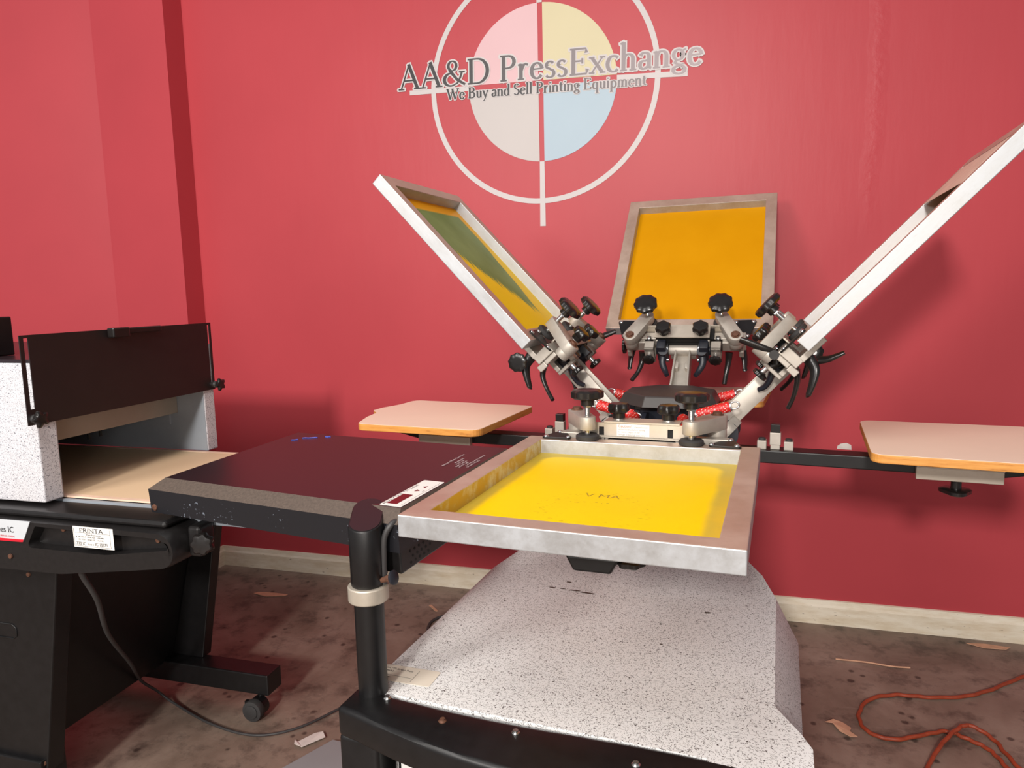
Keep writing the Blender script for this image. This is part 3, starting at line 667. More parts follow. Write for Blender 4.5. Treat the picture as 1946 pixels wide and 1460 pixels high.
for k, s in enumerate(('ratchet handles before turning', 'the micro - adjust tri bar.', 'Damage to bearings may occur')): add_text(bm, s, .0055, LMx(-.052, 1.0-.0058*k), 1, .92)
me = bpy.data.meshes.new('caution_text'); bm.to_mesh(me); bm.free(); me.materials.append(MAT['orangeink']); me.materials.append(MAT['greyink'])
o = bpy.data.objects.new('caution_text', me); link(o, heads['front'])
# springs in red net sleeves
def spring(a, b, r=.015):
    a, b = Vector(a), Vector(b); bm = bmesh.new(); n = 22; prof = []
    L = (b-a).length
    for i in range(n*2+1): prof.append((L*i/(n*2), r*(1 if i % 2 else .93)))
    lathe(bm, a, b-a, prof, 18); s = obj('spring', bm, 'spring', press, smooth=60)
    bm = bmesh.new(); d = (b-a).normalized(); u, w = frame_of(d)
    for q, sg in ((a, -1), (b, 1)):
        c = q+d*sg*.012; tube(bm, [c+d*.012*math.cos(t*PI/6)*1+w*.009*math.sin(t*PI/6) for t in range(13)], .0022, 8)
        cyl(bm, q, q+d*sg*.004, r*.8, n=16)
    obj('spring_hook', bm, 'steel', s, smooth=60)
for yy in (-.13, .10):
    spring((-.080, yy, .978), (-.178, yy, 1.004)); spring((.090, yy, .986), (.172, yy, 1.011))
spring((-.062, -.20, .985), (-.066, -.33, .975)); spring((.062, -.20, .985), (.072, -.33, .975))
bm = bmesh.new(); random.seed(11)
for cx_, cy_, a_, b_ in ((-.186, -.404, .006, .003), (-.215, -.447, .008, .0025), (-.19, -.446, .007, .002), (-.158, -.447, .012, .003), (-.128, -.452, .016, .003), (.153, -.471, .006, .003), (.078, -.645, .003, .002), (-.30, -.55, .002, .002)):
    prism(bm, [(cx_+a_*(1+.3*random.random())*math.cos(t*PI/5), cy_+b_*(1+.5*random.random())*math.sin(t*PI/5)) for t in range(10)], .6003, .6006)
obj('scuff_marks', bm, 'edge', press)
# inventory tag on the base (QR code left out)
bm = bmesh.new(); prism(bm, rounded([(-.415, -.944, .004), (-.299, -.938, .006), (-.300, -.884, .006), (-.415, -.890, .004)]), .6006, .6012)
tg = obj('inventory_tag', bm, 'tag', press)
bm = bmesh.new(); TM = lambda x, y: Matrix.Translation((x, y, .6015))
add_text(bm, 'Print 770 Screen Press', .0082, TM(-.413, -.9035), 0, .82); add_text(bm, '#8683', .008, TM(-.409, -.9125)); box(bm, -.41, -.345, -.9235, -.923, .6013, .6015); box(bm, -.3405, -.340, -.934, -.895, .6013, .6015)
box(bm, -.405, -.385, -.931, -.9295, .6013, .6015)
obj('tag_print', bm, 'ink', tg)
# white plastic block held inside the frame opening
bm = bmesh.new(); box(bm, -.318, -.25, -.968-.05, -.94-.04, .44, .527); o = obj('plastic_block', bm, 'wblock', press, bevel=.004)
bm = bmesh.new(); box(bm, -.316, -.252, -1.012, -.985, .5272, .530); obj('yellowed_top', bm, 'yblock', o)
bm = bmesh.new(); lathe(bm, (-.226, -1.0, .40), (0, 0, 1), [(0, .02), (.11, .011), (.128, .010)], 20); obj('foot_pin', bm, 'black', press, smooth=40)

# ---------------------------------------------------------------- printing screens
def frame_bm(x0, x1, r0, r1, w, z0, z1):
    bm = bmesh.new(); o_ = [(x0, r0), (x1, r0), (x1, r1), (x0, r1)]; i_ = [(x0+w, r0+w), (x1-w, r0+w), (x1-w, r1-w), (x0+w, r1-w)]
    vo = [[bm.verts.new(P(x, r, z)) for x, r in o_] for z in (z0, z1)]; vi = [[bm.verts.new(P(x, r, z)) for x, r in i_] for z in (z0, z1)]
    for k in range(4):
        j = (k+1) % 4
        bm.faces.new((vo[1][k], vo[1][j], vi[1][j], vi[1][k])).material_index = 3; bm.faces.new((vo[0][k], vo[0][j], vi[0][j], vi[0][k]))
        bm.faces.new((vo[0][k], vo[0][j], vo[1][j], vo[1][k]))
        f = bm.faces.new((vi[0][k], vi[0][j], vi[1][j], vi[1][k])); f.material_index = 1 if k in (1, 3) else 2
    return bm
def make_screen(nm, label, meshmat, x0=-.256, x1=.256, r0=.47, r1=1.095, inner=('alu', 'alu')):
    h = heads[nm]; e = empty('printing_screen', (0, 0, 0))
    e.matrix_world = Matrix.Translation(H) @ Matrix.Rotation(PY, 4, 'Z') @ Matrix.Translation(h.location) @ h.rotation_euler.to_matrix().to_4x4()
    tag(e, label, 'printing screen', 'aluminium framed printing screens on the press heads')
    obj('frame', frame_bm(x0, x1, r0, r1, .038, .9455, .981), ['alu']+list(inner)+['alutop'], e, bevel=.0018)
    cx, cr = (x0+x1)/2, (r0+r1)/2; hw, hl = (x1-x0)/2-.037, (r1-r0)/2-.037
    bm = bmesh.new(); box(bm, -hw, hw, -hl, hl, 0, .0008); m = obj('printing_mesh', bm, meshmat, e); m.location = P(cx, cr, .949)
    return e, m
s0, m0 = make_screen('front', 'level aluminium screen with bright yellow mesh nearest the viewer over the base', 'mesh_front', inner=('stain', 'alu'))
bm = bmesh.new()
for t, x, y, s, rz in (('V MA', -.035, -.035, .028, .0), ('. _ -   - . -', -.05, -.075, .018, .1)): add_text(bm, t, s, Matrix.Translation((x, y, .0010)) @ Matrix.Rotation(rz, 4, 'Z'))
obj('faint_stencil', bm, 'stencil', m0)
make_screen('left', 'tilted screen on the left head with olive green ink streaked over yellow mesh', 'mesh_left', r1=1.103)
make_screen('back', 'tilted screen on the rear head with plain amber mesh facing the viewer', 'mesh_back', x0=-.268, x1=.262, r1=1.105)
sr, mr = make_screen('right', 'tilted screen on the right head seen edge-on reaching the right frame edge', 'mesh_back', r1=1.10)
bm = bmesh.new(); box(bm, -.21, .21, -.27, -.15, .0315, .0319); o = obj('haze_sheet', bm, 'clear', mr)  # thin tan sheet mimicking the haze over the outer end of the mesh

# ---------------------------------------------------------------- flash dryer on its post
PLx, PLy = -.390, -.980
pw = H+Matrix.Rotation(PY, 3, 'Z') @ V(PLx, PLy, .602)
flash = empty('flash_dryer', pw); tag(flash, 'flat black flash curing panel on a round black post beside the yellow screen', 'flash dryer')
px, py = 0, 0
bm = bmesh.new(); cyl(bm, (0, 0, 0), (0, 0, .20), .0265, n=40); obj('post', bm, 'black', flash, smooth=30)
bm = bmesh.new(); st = [(.0300*math.cos(a*PI/12), .0300*math.sin(a*PI/12)+(.050 if a <= 12 else 0)) for a in range(25)]
sl = lambda x, y: .309+.25*(y+.03)
prism(bm, st, .203, .33, top=sl)
so = obj('sleeve', bm, 'black', flash, smooth=30, bevel=.003); so.rotation_euler = (0, 0, .33)
bm = bmesh.new(); prism(bm, [(x*.90, (y-.025)*.96+.025) for x, y in st], 0, 0, bot=lambda x, y: sl(x, y)+.0002, top=lambda x, y: sl(x, y)+.0014); so = obj('sleeve_cap', bm, 'lid', flash); so.rotation_euler = (0, 0, .33)
bm = bmesh.new(); lathe(bm, (0, 0, .175), (0, 0, 1), [(0, .0345), (.002, .0362), (.026, .0362), (.028, .0345), (.0285, .026)], 48); obj('collar', bm, 'plate', flash, smooth=35)
bm = bmesh.new(); cyl(bm, (.03, -.006, .215), (.052, -.010, .224), .0045, .007, n=14); obj('thumb_screw', bm, 'rust', flash, smooth=40)
bm = bmesh.new(); lathe(bm, (.050, -.010, .223), (1, -.15, .25), [(0, .008), (.004, .0125), (.008, .013), (.011, .009)], 24); obj('thumb_knob', bm, 'navy', flash, smooth=40)
# panel
ex = Vector((math.cos(-.205)*math.cos(.016), math.sin(-.205)*math.cos(.016), math.sin(.016)))
ey = Vector((math.sin(.205)*math.cos(.063), math.cos(.205)*math.cos(.063), math.sin(.063)))
FM = basis((-.54, 1.126, .935), ex, ey)
rel = flash.matrix_world.inverted() if False else Matrix.Translation(-pw)
PM = rel @ FM
Wd, Dp = .647, .408
bm = bmesh.new()
def fr(x0, x1, y0, y1, z): return [bm.verts.new((x0, y0, z)), bm.verts.new((x1, y0, z)), bm.verts.new((x1, y1, z)), bm.verts.new((x0, y1, z))]
t0 = fr(-Wd, 0, 0, Dp, 0); t1 = fr(-Wd-.022, .012, -.030, Dp+.01, -.019); t2 = fr(-Wd-.022, .012, -.030, Dp+.01, -.072)
bm.faces.new(t0)
for i in range(4): bm.faces.new((t0[i], t0[(i+1) % 4], t1[(i+1) % 4], t1[i])).material_index = 1
for i in range(4): bm.faces.new((t1[i], t1[(i+1) % 4], t2[(i+1) % 4], t2[i])).material_index = 2
bm.faces.new(t2[::-1]).material_index = 2
pn = obj('heater_panel', bm, ['lid', 'edge', 'scuff'], flash); pn.matrix_local = PM
bm = bmesh.new(); box(bm, -.10, .004, -.02, .20, -.118, -.0725); o = obj('junction_box', bm, 'plastic', pn, bevel=.003)
bm = bmesh.new()
for i in range(5):
    for j in range(3): cyl(bm, (.0042, .01+i*.014+(j % 2)*.007, -.085-j*.011), (.0046, .01+i*.014+(j % 2)*.007, -.085-j*.011), .0028, n=10)
obj('vent_holes', bm, 'dark', o)
for x, y in ((-.01, .11), (-.012, .205), (-.65+.01, .2), (-.64, .30), (-.64, .06)):
    bm = bmesh.new(); lathe(bm, (x+.012 if x > -.1 else x-.012, y, -.010), (.5 if x > -.1 else -.5, 0, 1), [(0, .006), (.003, .005), (.004, .002)], 12); obj('rivet', bm, 'rust', pn, smooth=50)
bm = bmesh.new(); lathe(bm, (-Wd-.008, -.0302, -.06), (0, -1, 0), [(0, .0075), (.002, .007), (.003, .003)], 16); obj('rivet', bm, 'rust', pn, smooth=50)
# control label: corners measured on the lid
LC = FM.inverted()
bm = bmesh.new(); prism(bm, rect(-.052, -.003, .004, .150, .003), .0004, .001); cp = obj('control_label', bm, 'label', pn)
bm = bmesh.new(); box(bm, -.042, -.020, .014, .066, .0011, .0014); 
for y in (.090, .113): 
    s = 1 if y < .1 else -1
    vs = [bm.verts.new((-.026+s*.005*(-1), y-.006, .0012)), bm.verts.new((-.026+s*.005*(-1), y+.006, .0012)), bm.verts.new((-.026+s*.005, y, .0012))]; bm.faces.new(vs)
obj('control_display', bm, 'display', cp)
RM = lambda x, y: Matrix.Translation((x, y, .0012)) @ Matrix.Rotation(PI/2, 4, 'Z')
bm = bmesh.new(); add_text(bm, 'ANALYTICT 770 Series', .0105, RM(-.0435, .008), 0, 1.1); add_text(bm, 'print', .005, RM(-.012, .085)); box(bm, -.0085, -.0082, .01, .14, .0011, .0013); obj('control_print', bm, 'ink', cp)
bm = bmesh.new(); add_text(bm, 'Analytict Flash Cure Unit', .0092, RM(-.068, .245), 0, .95)
for k, (s, y) in enumerate((('MODEL 770', .27), ('VOLTS 120', .26), ('AMPS 15 HZ 60', .245), ('WATTS 1600', .245), ('CAUTION HOT SURFACE', .26), ('DO NOT TOUCH', .25))): add_text(bm, s, .007, RM(-.052+.0085*k, y))
obj('rating_print', bm, 'whiteink', pn)
bm = bmesh.new()
for a, b in (((-.600, .335), (-.585, .345)), ((-.585, .36), (-.545, .375)), ((-.53, .385), (-.515, .39))):
    tube(bm, [(a[0]+(b[0]-a[0])*t/5, a[1]+(b[1]-a[1])*t/5+.002*math.sin(t*2), .0006) for t in range(6)], .0015, 6)
obj('blue_scribble', bm, 'blueink', pn)
bm = bmesh.new(); tube(bm, spline([(.052, .03, .315), (.045, .012, .312), (.034, .005, .29), (.031, .004, .25), (.030, .004, .205)]), .0055, 12); obj('power_lead', bm, 'cable', flash, smooth=60)
# lead running down behind the post
bm = bmesh.new(); tube(bm, spline([(-.018, .03, .10), (-.030, .045, .05), (-.045, .06, -.01), (-.06, .08, -.25)]), .006, 12); obj('lead_to_floor', bm, 'cable', flash, smooth=60)

# ---------------------------------------------------------------- conveyor dryer
dry = empty('conveyor_dryer', (-1.9, 1.53, 0)); tag(dry, 'tunnel curing oven with speckled body, raised dark flap and beige conveyor belt', 'conveyor dryer')
OX, OY = -1.9, 1.53
def D(name, bm, mat, parent=dry, **k):
    o = obj(name, bm, mat, parent, **k)
    if parent is dry: o.location = (-OX, -OY, 0)
    return o
YN, YF, XF = 1.242, 1.846, -1.508
bm = bmesh.new(); box(bm, -3.0, XF, YN, YN+.050, .850, 1.180); box(bm, -3.0, XF, YF-.045, YF, .850, 1.180); box(bm, -3.0, XF-.02, YN+.05, YF-.045, 1.165, 1.180)
body = D('oven_body', bm, 'speck', bevel=.003)
bm = bmesh.new(); box(bm, -3.0, XF-.002, YN+.0502, YN+.0512, .851, 1.16); box(bm, -3.0, XF-.002, YF-.0462, YF-.0452, .851, 1.16); box(bm, XF-.30, XF-.13, YF-.052, YF-.0464, .93, 1.04); D('oven_lining', bm, 'sheet')
bm = bmesh.new(); box(bm, XF-.125, XF-.10, YN+.052, YF-.047, .968, 1.16); D('tunnel_hood', bm, 'hood_in', bevel=.002)
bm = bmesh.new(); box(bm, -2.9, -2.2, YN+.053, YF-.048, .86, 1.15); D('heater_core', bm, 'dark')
for y in (1.56, 1.60):
    bm = bmesh.new(); cyl(bm, (XF-.2, y, .93), (XF-.2, y, 1.16), .004, n=10); D('heater_rod', bm, 'dark')
bm = bmesh.new(); prism(bm, rounded([(-3.0, YN+.005, 0), (XF-.004, YN+.005, .01), (XF-.004, YF-.005, .01), (-3.0, YF-.005, 0)]), 1.181, 1.188); D('oven_lid', bm, 'lid')
bm = bmesh.new(); box(bm, -1.76, -1.615, 1.20, 1.21, 1.188, 1.19) if False else None
bm = bmesh.new()
# flap with slots near both ends
fx0, fx1 = XF+.002, XF+.0045
def fl(y0, y1, z0, z1): box(bm, fx0, fx1, y0, y1, z0, z1)
fl(YN-.024, YN-.014, 1.038, 1.245); fl(YN-.014, YN-.003, 1.238, 1.245); fl(YN-.014, YN-.003, 1.038, 1.075); fl(YN-.003, YF-.014, 1.038, 1.245)
fl(YF-.014, YF-.006, 1.238, 1.245); fl(YF-.014, YF-.006, 1.038, 1.06); fl(YF-.006, YF+.002, 1.038, 1.245)
flap = D('oven_flap', bm, 'flap')
bm = bmesh.new(); cx = XF+.0045; box(bm, cx, cx+.012, 1.50, 1.634, 1.232, 1.247); box(bm, cx, cx+.022, 1.458, 1.512, 1.224, 1.249); o = obj('flap_handle', bm, 'knob', flap, bevel=.003)
for y, z in ((YN-.008, 1.052), (YF+.004, 1.052)):
    bm = bmesh.new(); knob_bm(bm, (XF+.006, y, z), (1, .0, 0), .017, .010, 5, .22, .5, .012); o = D('flap_knob', bm, 'knob', smooth=40)
    bm = bmesh.new(); cyl(bm, (XF+.004, y, z), (XF+.011, y, z), .011, n=16); D('knob_washer', bm, 'steel', smooth=40)
# conveyor
bm = bmesh.new(); box(bm, -2.9, -.98, YN+.068, YF-.06, .846, .850); cyl(bm, (-.98, YN+.068, .832), (-.98, YF-.06, .832), .0175, n=24); D('conveyor_belt', bm, 'belt', smooth=40)
bm = bmesh.new(); box(bm, -2.9, -.98, YN+.060, YN+.075, .8465, .8506); box(bm, -2.9, -.98, YF-.067, YF-.052, .8465, .8506); D('belt_edge', bm, 'beltedge')
bm = bmesh.new(); box(bm, -2.9, -.97, YN+.050, YN+.058, .81, .845); box(bm, -2.9, -.97, YF-.048, YF-.040, .81, .845); D('belt_rail', bm, 'sheet')
# moulded side rails with recessed label pocket
def resample(poly, n):
    P_ = [Vector((x, y, 0)) for x, y in poly]; P_.append(P_[0]); L = [0]
    for a, b in zip(P_, P_[1:]): L.append(L[-1]+(b-a).length)
    out = []
    for i in range(n):
        t = L[-1]*i/n
        for j in range(len(P_)-1):
            if L[j+1] >= t: f = (t-L[j])/max(1e-9, L[j+1]-L[j]); v = P_[j].lerp(P_[j+1], f); out.append((v.x, v.y)); break
    return out
NP = 300
def side_rail(y_out, y_in, pocket=True):
    s = -1 if y_out < y_in else 1
    outer = rounded([(-2.2, .826, 0), (-1.108, .824, .050), (-1.104, .745, .040), (-1.22, .728, .08), (-1.42, .700, .10), (-2.2, .690, 0)], 12)
    o_r = resample(outer, NP); bm = bmesh.new()
    yo, yi = y_out, y_in
    if pocket:
        inner = rounded([(-1.485, .812, .006), (-1.15, .808, .012), (-1.118, .797, .01), (-1.122, .784, .008), (-1.29, .760, .05), (-1.515, .760, .008)], 6)
        best = min(range(NP), key=lambda k: (Vector((*o_r[0], 0))-Vector((*resample(inner, NP)[k], 0))).length)
        i_r = resample(inner, NP)
        # rotate so indices line up by angle from the pocket centre
        cxp, cyp = -1.35, .780
        ang = lambda p: math.atan2((p[1]-cyp)*6, p[0]-cxp)
        o_s = o_r
        a0 = ang(o_r[0]); best = min(range(NP), key=lambda k: abs((ang(i_r[k])-a0+PI) % (2*PI)-PI)); i_s = i_r[best:]+i_r[:best]
        mk = lambda pts, y: [bm.verts.new((x, y, z)) for x, z in pts]
        f0 = mk(o_s, yi); f1 = mk([(x-.0, z) for x, z in o_s], yo+(-s)*.012)
        sh = [(x+(-1.9-x)*.004, .76+(z-.76)*.93) for x, z in o_s]; f2 = mk(sh, yo)
        g1 = mk(i_s, yo); g2 = mk([(x+(cxp-x)*.03, cyp+(z-cyp)*.80-.001) for x, z in i_s], yo+(-s)*.024)
        for A, Bv in ((f0, f1), (f1, f2), (f2, g1), (g1, g2)):
            for i in range(NP): bm.faces.new((A[i], A[(i+1) % NP], Bv[(i+1) % NP], Bv[i]))
        bm.faces.new(f0); bm.faces.new(g2)
    else:
        M = Matrix(((1, 0, 0, 0), (0, 0, 1, 0), (0, 1, 0, 0), (0, 0, 0, 1))); prism(bm, outer, min(yo, yi), max(yo, yi), M=M)
    return bm
rail = D('side_rail', side_rail(1.190, 1.288), 'plastic', smooth=35)
D('side_rail', side_rail(1.895, 1.800, False), 'plastic', smooth=35, bevel=.01)
bm = bmesh.new(); box(bm, -3.0, -1.135, 1.204, 1.29, .826, .842); D('rail_top', bm, 'plastic', bevel=.008, seg=3)
bm = bmesh.new(); box(bm, -1.108, -1.075, 1.235, 1.285, .755, .825); o = D('rail_block', bm, 'plastic', bevel=.008, seg=3)
bm = bmesh.new(); cyl(bm, (-1.076, 1.255, .79), (-1.06, 1.235, .79), .008, n=14); knob_bm(bm, (-1.068, 1.245, .79), (.35, -1, .1), .023, .020, 7, .10, .6, .010); D('rail_knob', bm, 'knob', smooth=40)
for x, z, y in ((-1.428, .802, 1.2135), (-1.165, .796, 1.2135), (-1.566, .735, 1.189)):
    bm = bmesh.new(); lathe(bm, (x, y, z), (0, -1, 0), [(0, .006), (.003, .0055), (.0035, .003)], 16); D('rail_screw', bm, 'rust', smooth=40)
YP = 1.209
WM = lambda x, z, y=YP-.0016: Matrix(((1, 0, 0, x), (0, 0, -1, y), (0, 1, 0, z), (0, 0, 0, 1)))
def wall_rect(bm, x0, x1, z0, z1, y, t=.0006): box(bm, x0, x1, y-t, y, z0, z1)
bm = bmesh.new(); wall_rect(bm, -1.373, -1.262, .774, .822, 1.189); lb = D('serial_label', bm, 'label')
bm = bmesh.new(); y = 1.1882
for x0, x1, z0, z1 in ((-1.371, -1.270, 0.7770, 0.7775), (-1.371, -1.270, 0.8080, 0.8085), (-1.371, -1.3705, 0.7770, 0.8185), (-1.2705, -1.270, 0.7770, 0.8185)): box(bm, x0, x1, y-.0002, y, z0, z1)
box(bm, -1.366, -1.363, y-.0002, y, 0.7975, 0.8000)
add_text(bm, 'PRiNTA', .0145, WM(-1.355, 0.8090, y-.0002), 0, 1.35)
add_text(bm, '770 IC', .0105, WM(-1.366, 0.7795, y-.0002), 0, .95); add_text(bm, 'Serial #', .0055, WM(-1.334, 0.7805, y-.0002)); add_text(bm, 'IC 10973', .0105, WM(-1.314, 0.7800, y-.0002), 0, .9)
add_text(bm, 'Power Requirements', .0052, WM(-1.336, 0.8025, y-.0002), 0, .9)
for k in range(2): add_text(bm, ('100 VOLT  50/60 HZ   14 AMPS', '120 VOLT  50/60 HZ   14 AMPS')[k], .0048, WM(-1.361, 0.7970-.006*k, y-.0002), 0, 1.15)
o = obj('serial_print', bm, 'ink', lb)
bm = bmesh.new(); prism(bm, [(-1.75, .770), (-1.522, .773), (-1.495, .823), (-1.75, .823)], -1.1895, -1.1875, M=Matrix(((1, 0, 0, 0), (0, 0, -1, 0), (0, 1, 0, 0), (0, 0, 0, 1))))
sg = D('name_plate', bm, 'sign')
bm = bmesh.new(); prism(bm, [(-1.75, .770), (-1.522, .773), (-1.519, .779), (-1.75, .776)], -1.1875, -1.1865, M=Matrix(((1, 0, 0, 0), (0, 0, -1, 0), (0, 1, 0, 0), (0, 0, 0, 1)))); 
add_text(bm, 'CURING OVEN', .006, WM(-1.596, .7825, 1.1864), 0, 1.25); obj('plate_stripe', bm, 'redink', sg)
bm = bmesh.new(); add_text(bm, '770 Series IC', .0198, WM(-1.652, .794, 1.1864), 0, 1.0); obj('plate_print', bm, 'ink', sg)
# stand: near and far leg panels, end panel, foot beams
def leg_panel(y0, y1, zt=.70):
    bm = bmesh.new(); M = Matrix(((1, 0, 0, 0), (0, 0, 1, 0), (0, 1, 0, 0), (0, 0, 0, 1)))
    prism(bm, [(-3.0, .10), (-1.655, .10), (-1.543, zt), (-3.0, zt)], y0, y1, M=M); return bm
D('stand_panel', leg_panel(1.285, 1.335, .70), 'black', bevel=.004)
bm = bmesh.new(); M = Matrix(((1, 0, 0, 0), (0, 0, 1, 0), (0, 1, 0, 0), (0, 0, 0, 1)))
prism(bm, [(-1.735, .14), (-1.615, .14), (-1.505, .72), (-1.575, .72)], 1.825, 1.865, M=M); D('stand_leg', bm, 'black', bevel=.003)
bm = bmesh.new(); prism(bm, [(-1.75, .13), (-1.735, .13), (-1.575, .74), (-1.59, .74)], 1.336, 1.835, M=M); D('end_panel', bm, 'black')
bm = bmesh.new(); prism(bm, [(-3.0, .66), (-1.50, .66), (-1.42, .70), (-1.30, .745), (-3.0, .745)], 1.290, 1.80, M=M); D('under_tray', bm, 'black')
for y in (1.30, 1.805):
    bm = bmesh.new(); box(bm, -3.0, -1.336 if y > 1.5 else -1.658, y-.028, y+.045, .072, .140); fb = D('foot_beam', bm, 'black', bevel=.004)
    if y < 1.5: continue
    bm = bmesh.new(); cyl(bm, (-1.378, y-.062, .033), (-1.378, y-.038, .033), .033, n=32); cyl(bm, (-1.378, y-.066, .033), (-1.378, y-.062, .033), .022, n=24); cw = D('caster', bm, 'rubber', smooth=35, bevel=.003)
    bm = bmesh.new(); cyl(bm, (-1.378, y-.037, .033), (-1.378, y-.010, .033), .030, n=28); cyl(bm, (-1.378, y-.008, .04), (-1.378, y-.008, .073), .010, n=14); box(bm, -1.425, -1.40, y-.03, y-.018, .035, .045); o = D('caster_fork', bm, 'black', smooth=35)
for x, z in ((-1.64, .645), (-1.66, .13)):
    bm = bmesh.new(); lathe(bm, (x, 1.285, z), (0, -1, 0), [(0, .006), (.003, .0055), (.0035, .003)], 16); D('stand_screw', bm, 'rust', smooth=40)
bm = bmesh.new(); tube(bm, [(-1.9, 1.2845, .505), (-1.715, 1.2845, .505), (-1.703, 1.2845, .496), (-1.703, 1.2845, .475), (-1.715, 1.2845, .467), (-1.9, 1.2845, .467)], .002, 8); D('pressed_slot', bm, 'black', smooth=60)
# power cord
pts = spline([(-1.40, 1.245, .71), (-1.417, 1.237, .69), (-1.432, 1.285, .60), (-1.503, 1.371, .46), (-1.610, 1.532, .28), (-1.725, 1.675, .13), (-1.737, 1.748, .05), (-1.680, 1.754, .012), (-1.493, 1.696, .007), (-1.327, 1.678, .007), (-1.22, 1.737, .007), (-1.144, 1.86, .007), (-1.08, 2.0, .007)], 10)
bm = bmesh.new(); tube(bm, pts, [.0075-.0035*min(1, i/60) for i in range(len(pts))], 12); D('power_cord', bm, 'cable', smooth=60)
# instrument box at the far left on the lid
bm = bmesh.new(); box(bm, -1.90, -1.696, 1.30, 1.36, 1.189, 1.285); 
cb = obj('control_box', bm, 'black', None, bevel=.003); tag(cb, 'small black box standing on the oven lid at the left picture edge', 'box')

# ---------------------------------------------------------------- loose things
def cord(name, pts, r, mat, label, cat):
    bm = bmesh.new(); tube(bm, spline(pts, 10), r, 12); o = obj(name, bm, mat, smooth=60); return tag(o, label, cat)
random.seed(3)
oc = [(1.35, 2.80), (1.12, 2.66), (1.005, 2.586), (.87, 2.47), (.774, 2.408), (.67, 2.378), (.569, 2.367), (.483, 2.315), (.438, 2.218), (.450, 2.14), (.515, 2.119), (.609, 2.167), (.671, 2.196), (.718, 2.17), (.758, 2.131), (.775, 2.067), (.80, 1.95), (.84, 1.80), (.80, 1.66), (.68, 1.66), (.56, 1.80), (.555, 1.95), (.577, 2.017), (.635, 2.112), (.70, 2.20), (.74, 2.222), (.785, 2.19), (.80, 2.10), (.83, 1.98)]
pts = spline([(x, y, .007+(.012 if 22 < i < 26 else 0)) for i, (x, y) in enumerate(oc)], 12)
pts = [p+V(.0016*math.sin(i*.9), .0016*math.cos(i*.8), .0008*math.sin(i*.9)) for i, p in enumerate(pts)]
bm = bmesh.new(); tube(bm, pts, .0058, 12); o = obj('extension_cord', bm, 'orange', smooth=60); tag(o, 'orange extension cord snaking over the concrete at the lower right', 'cord')
cord('power_cable', [(-1.02, 2.30, .006), (-1.07, 2.42, .006), (-1.085, 2.50, .006), (-1.05, 2.545, .012), (-1.0, 2.52, .02), (-.96, 2.42, .006), (-.9, 2.3, .006)], .0055, 'cable', 'dark cable loop lying on the floor behind the press base', 'cord')
def scrap(name, poly, mat, z, label, cat, h=.0015, curl=.006):
    bm = bmesh.new(); prism(bm, poly, z, z+h)
    for v in bm.verts: v.co.z += curl*abs(math.sin(v.co.x*60+v.co.y*40))
    o = obj(name, bm, mat); return tag(o, label, cat)
scrap('paper_scrap', [(-1.180, 1.672), (-1.150, 1.665), (-1.108, 1.725), (-1.128, 1.745), (-1.150, 1.735), (-1.178, 1.690), (-1.19, 1.69)], 'paper', .002, 'small torn white paper scrap on the floor by the black dryer cord', 'paper')
scrap('torn_cardboard', [(.335, 2.165), (.355, 2.16), (.37, 2.125), (.395, 2.10), (.415, 2.105), (.398, 2.125), (.405, 2.15), (.385, 2.175), (.36, 2.178)], 'scrap', .003, 'torn tan scrap on the floor right of the press base', 'scrap')
scrap('wood_sliver', [(-1.975, 2.575), (-1.90, 2.560), (-1.82, 2.585), (-1.815, 2.598), (-1.88, 2.60), (-1.96, 2.592)], 'scrap', .002, 'flat tan splinter on the floor near the dryer leg and back wall', 'scrap', .003, .0)
scrap('wood_chip', [(-1.155, 2.64), (-1.148, 2.648), (-1.098, 2.60), (-1.106, 2.594)], 'scrap', .002, 'tiny pale wood chip on the floor left of the press base', 'scrap', .003, .0)
scrap('wall_plaster_flake', [(.90, 2.80), (.95, 2.775), (1.02, 2.782), (1.04, 2.80), (.96, 2.81)], 'scrap', .002, 'pale flake on the floor below the right baseboard', 'scrap', .002, .0)
bm = bmesh.new(); tube(bm, spline([(.425, 2.568, .004), (.52, 2.566, .006), (.60, 2.560, .004), (.66, 2.563, .005)]), .0028, 8); o = obj('plastic_strip', bm, 'scrap', smooth=60); tag(o, 'thin straight pale strip lying on the floor right of the press', 'strip')
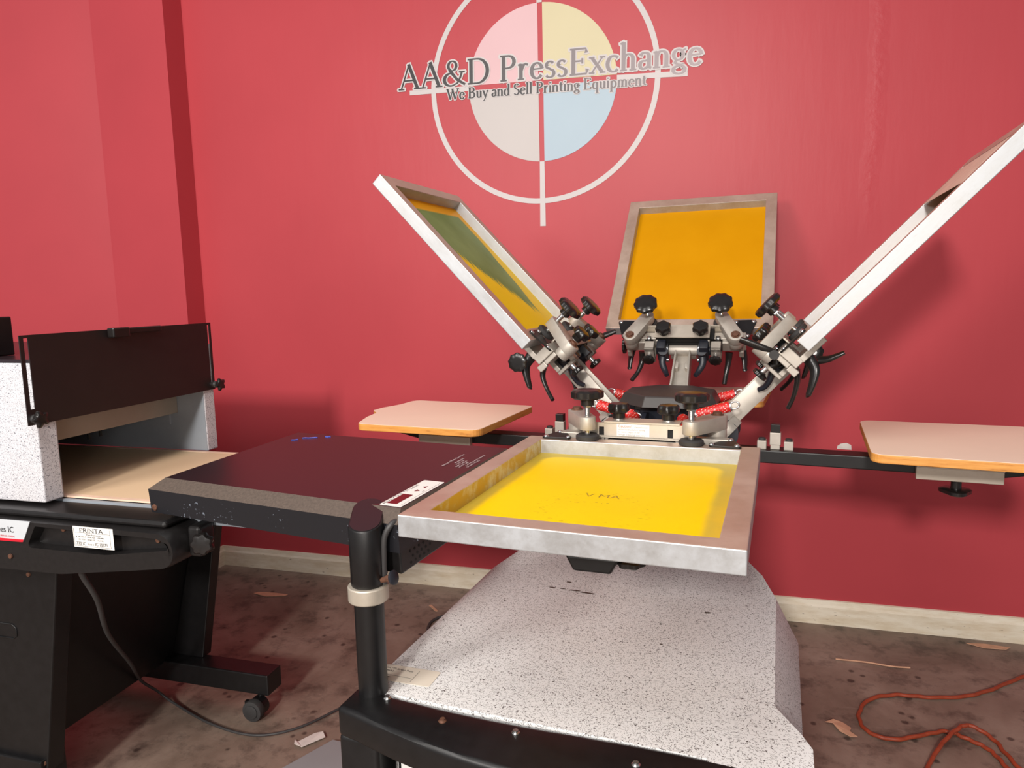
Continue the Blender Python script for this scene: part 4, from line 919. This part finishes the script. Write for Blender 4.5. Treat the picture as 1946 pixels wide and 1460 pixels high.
bm = bmesh.new(); prism(bm, [(-1.150, 1.560), (-1.075, 1.712), (-.90, 1.70), (-.90, 1.50), (-1.12, 1.50)], .001, .012); o = obj('grey_board', bm, 'greyboard', bevel=.001); tag(o, 'flat grey board on the floor beside the left press leg', 'board')
bm = bmesh.new(); wprism(bm, [(.449, .700), (.500, .698), (.498, .716), (.482, .724), (.462, .720), (.451, .712)], 0, .001)
# shift: wprism uses local wall plane; chip sits on the wall behind the press bar
o = obj('wall_chip', bm, 'paper'); o.location = (0, WY-.0008, 0); tag(o, 'white patch of chipped paint on the wall above the right pallet arm', 'wall chip')
bm = bmesh.new(); random.seed(5)
for k in range(5):
    a = V(-.50+k*.01, 1.19, .955-.01); tube(bm, spline([a, a+V(.01, .0, -.02-.004*k), a+V(.022-.008*k, 0, -.032), a+V(.03, 0, -.022)]), .0005, 5)
o = obj('loose_thread', bm, 'yblock'); tag(o, 'fine yellow threads hanging under the front screen frame', 'thread')

# ---------------------------------------------------------------- light
def area(name, loc, target, size, power, col, sy=None):
    l = bpy.data.lights.new(name, 'AREA'); l.energy = power; l.size = size; l.color = col
    if sy: l.shape = 'RECTANGLE'; l.size_y = sy
    o = bpy.data.objects.new(name, l); COL.objects.link(o); o.location = loc
    o.rotation_euler = (Vector(target)-Vector(loc)).to_track_quat('-Z', 'Y').to_euler(); return o
area('ceiling_lamp', (-.45, -4.6, 3.35), (-.4, 2, .9), .55, 312, (1, .955, .90))
area('overhead_panel', (-.7, .1, 3.2), (-.7, .4, 0), 1.2, 34, (1, .96, .91))
area('added_low_fill', (.25, -.9, 1.25), (-1.5, 2.4, .3), .5, 11, (1, .93, .86))  # added soft fill for the left floor and baseboard, not a known fixture
area('side_lamp', (-2.2, -1.4, 2.7), (-1.8, 2.5, 1.3), 1.0, 76, (1, .95, .90))
w = bpy.data.worlds.new('room_fill'); SC.world = w; w.use_nodes = True
bg = w.node_tree.nodes['Background']; bg.inputs[0].default_value = (.94, .95, 1, 1); bg.inputs[1].default_value = .27
SC.view_settings.view_transform = 'Standard'; SC.view_settings.look = 'None'; SC.view_settings.gamma = 1
SC.view_settings.use_curve_mapping = False; SC.view_settings.exposure = 0
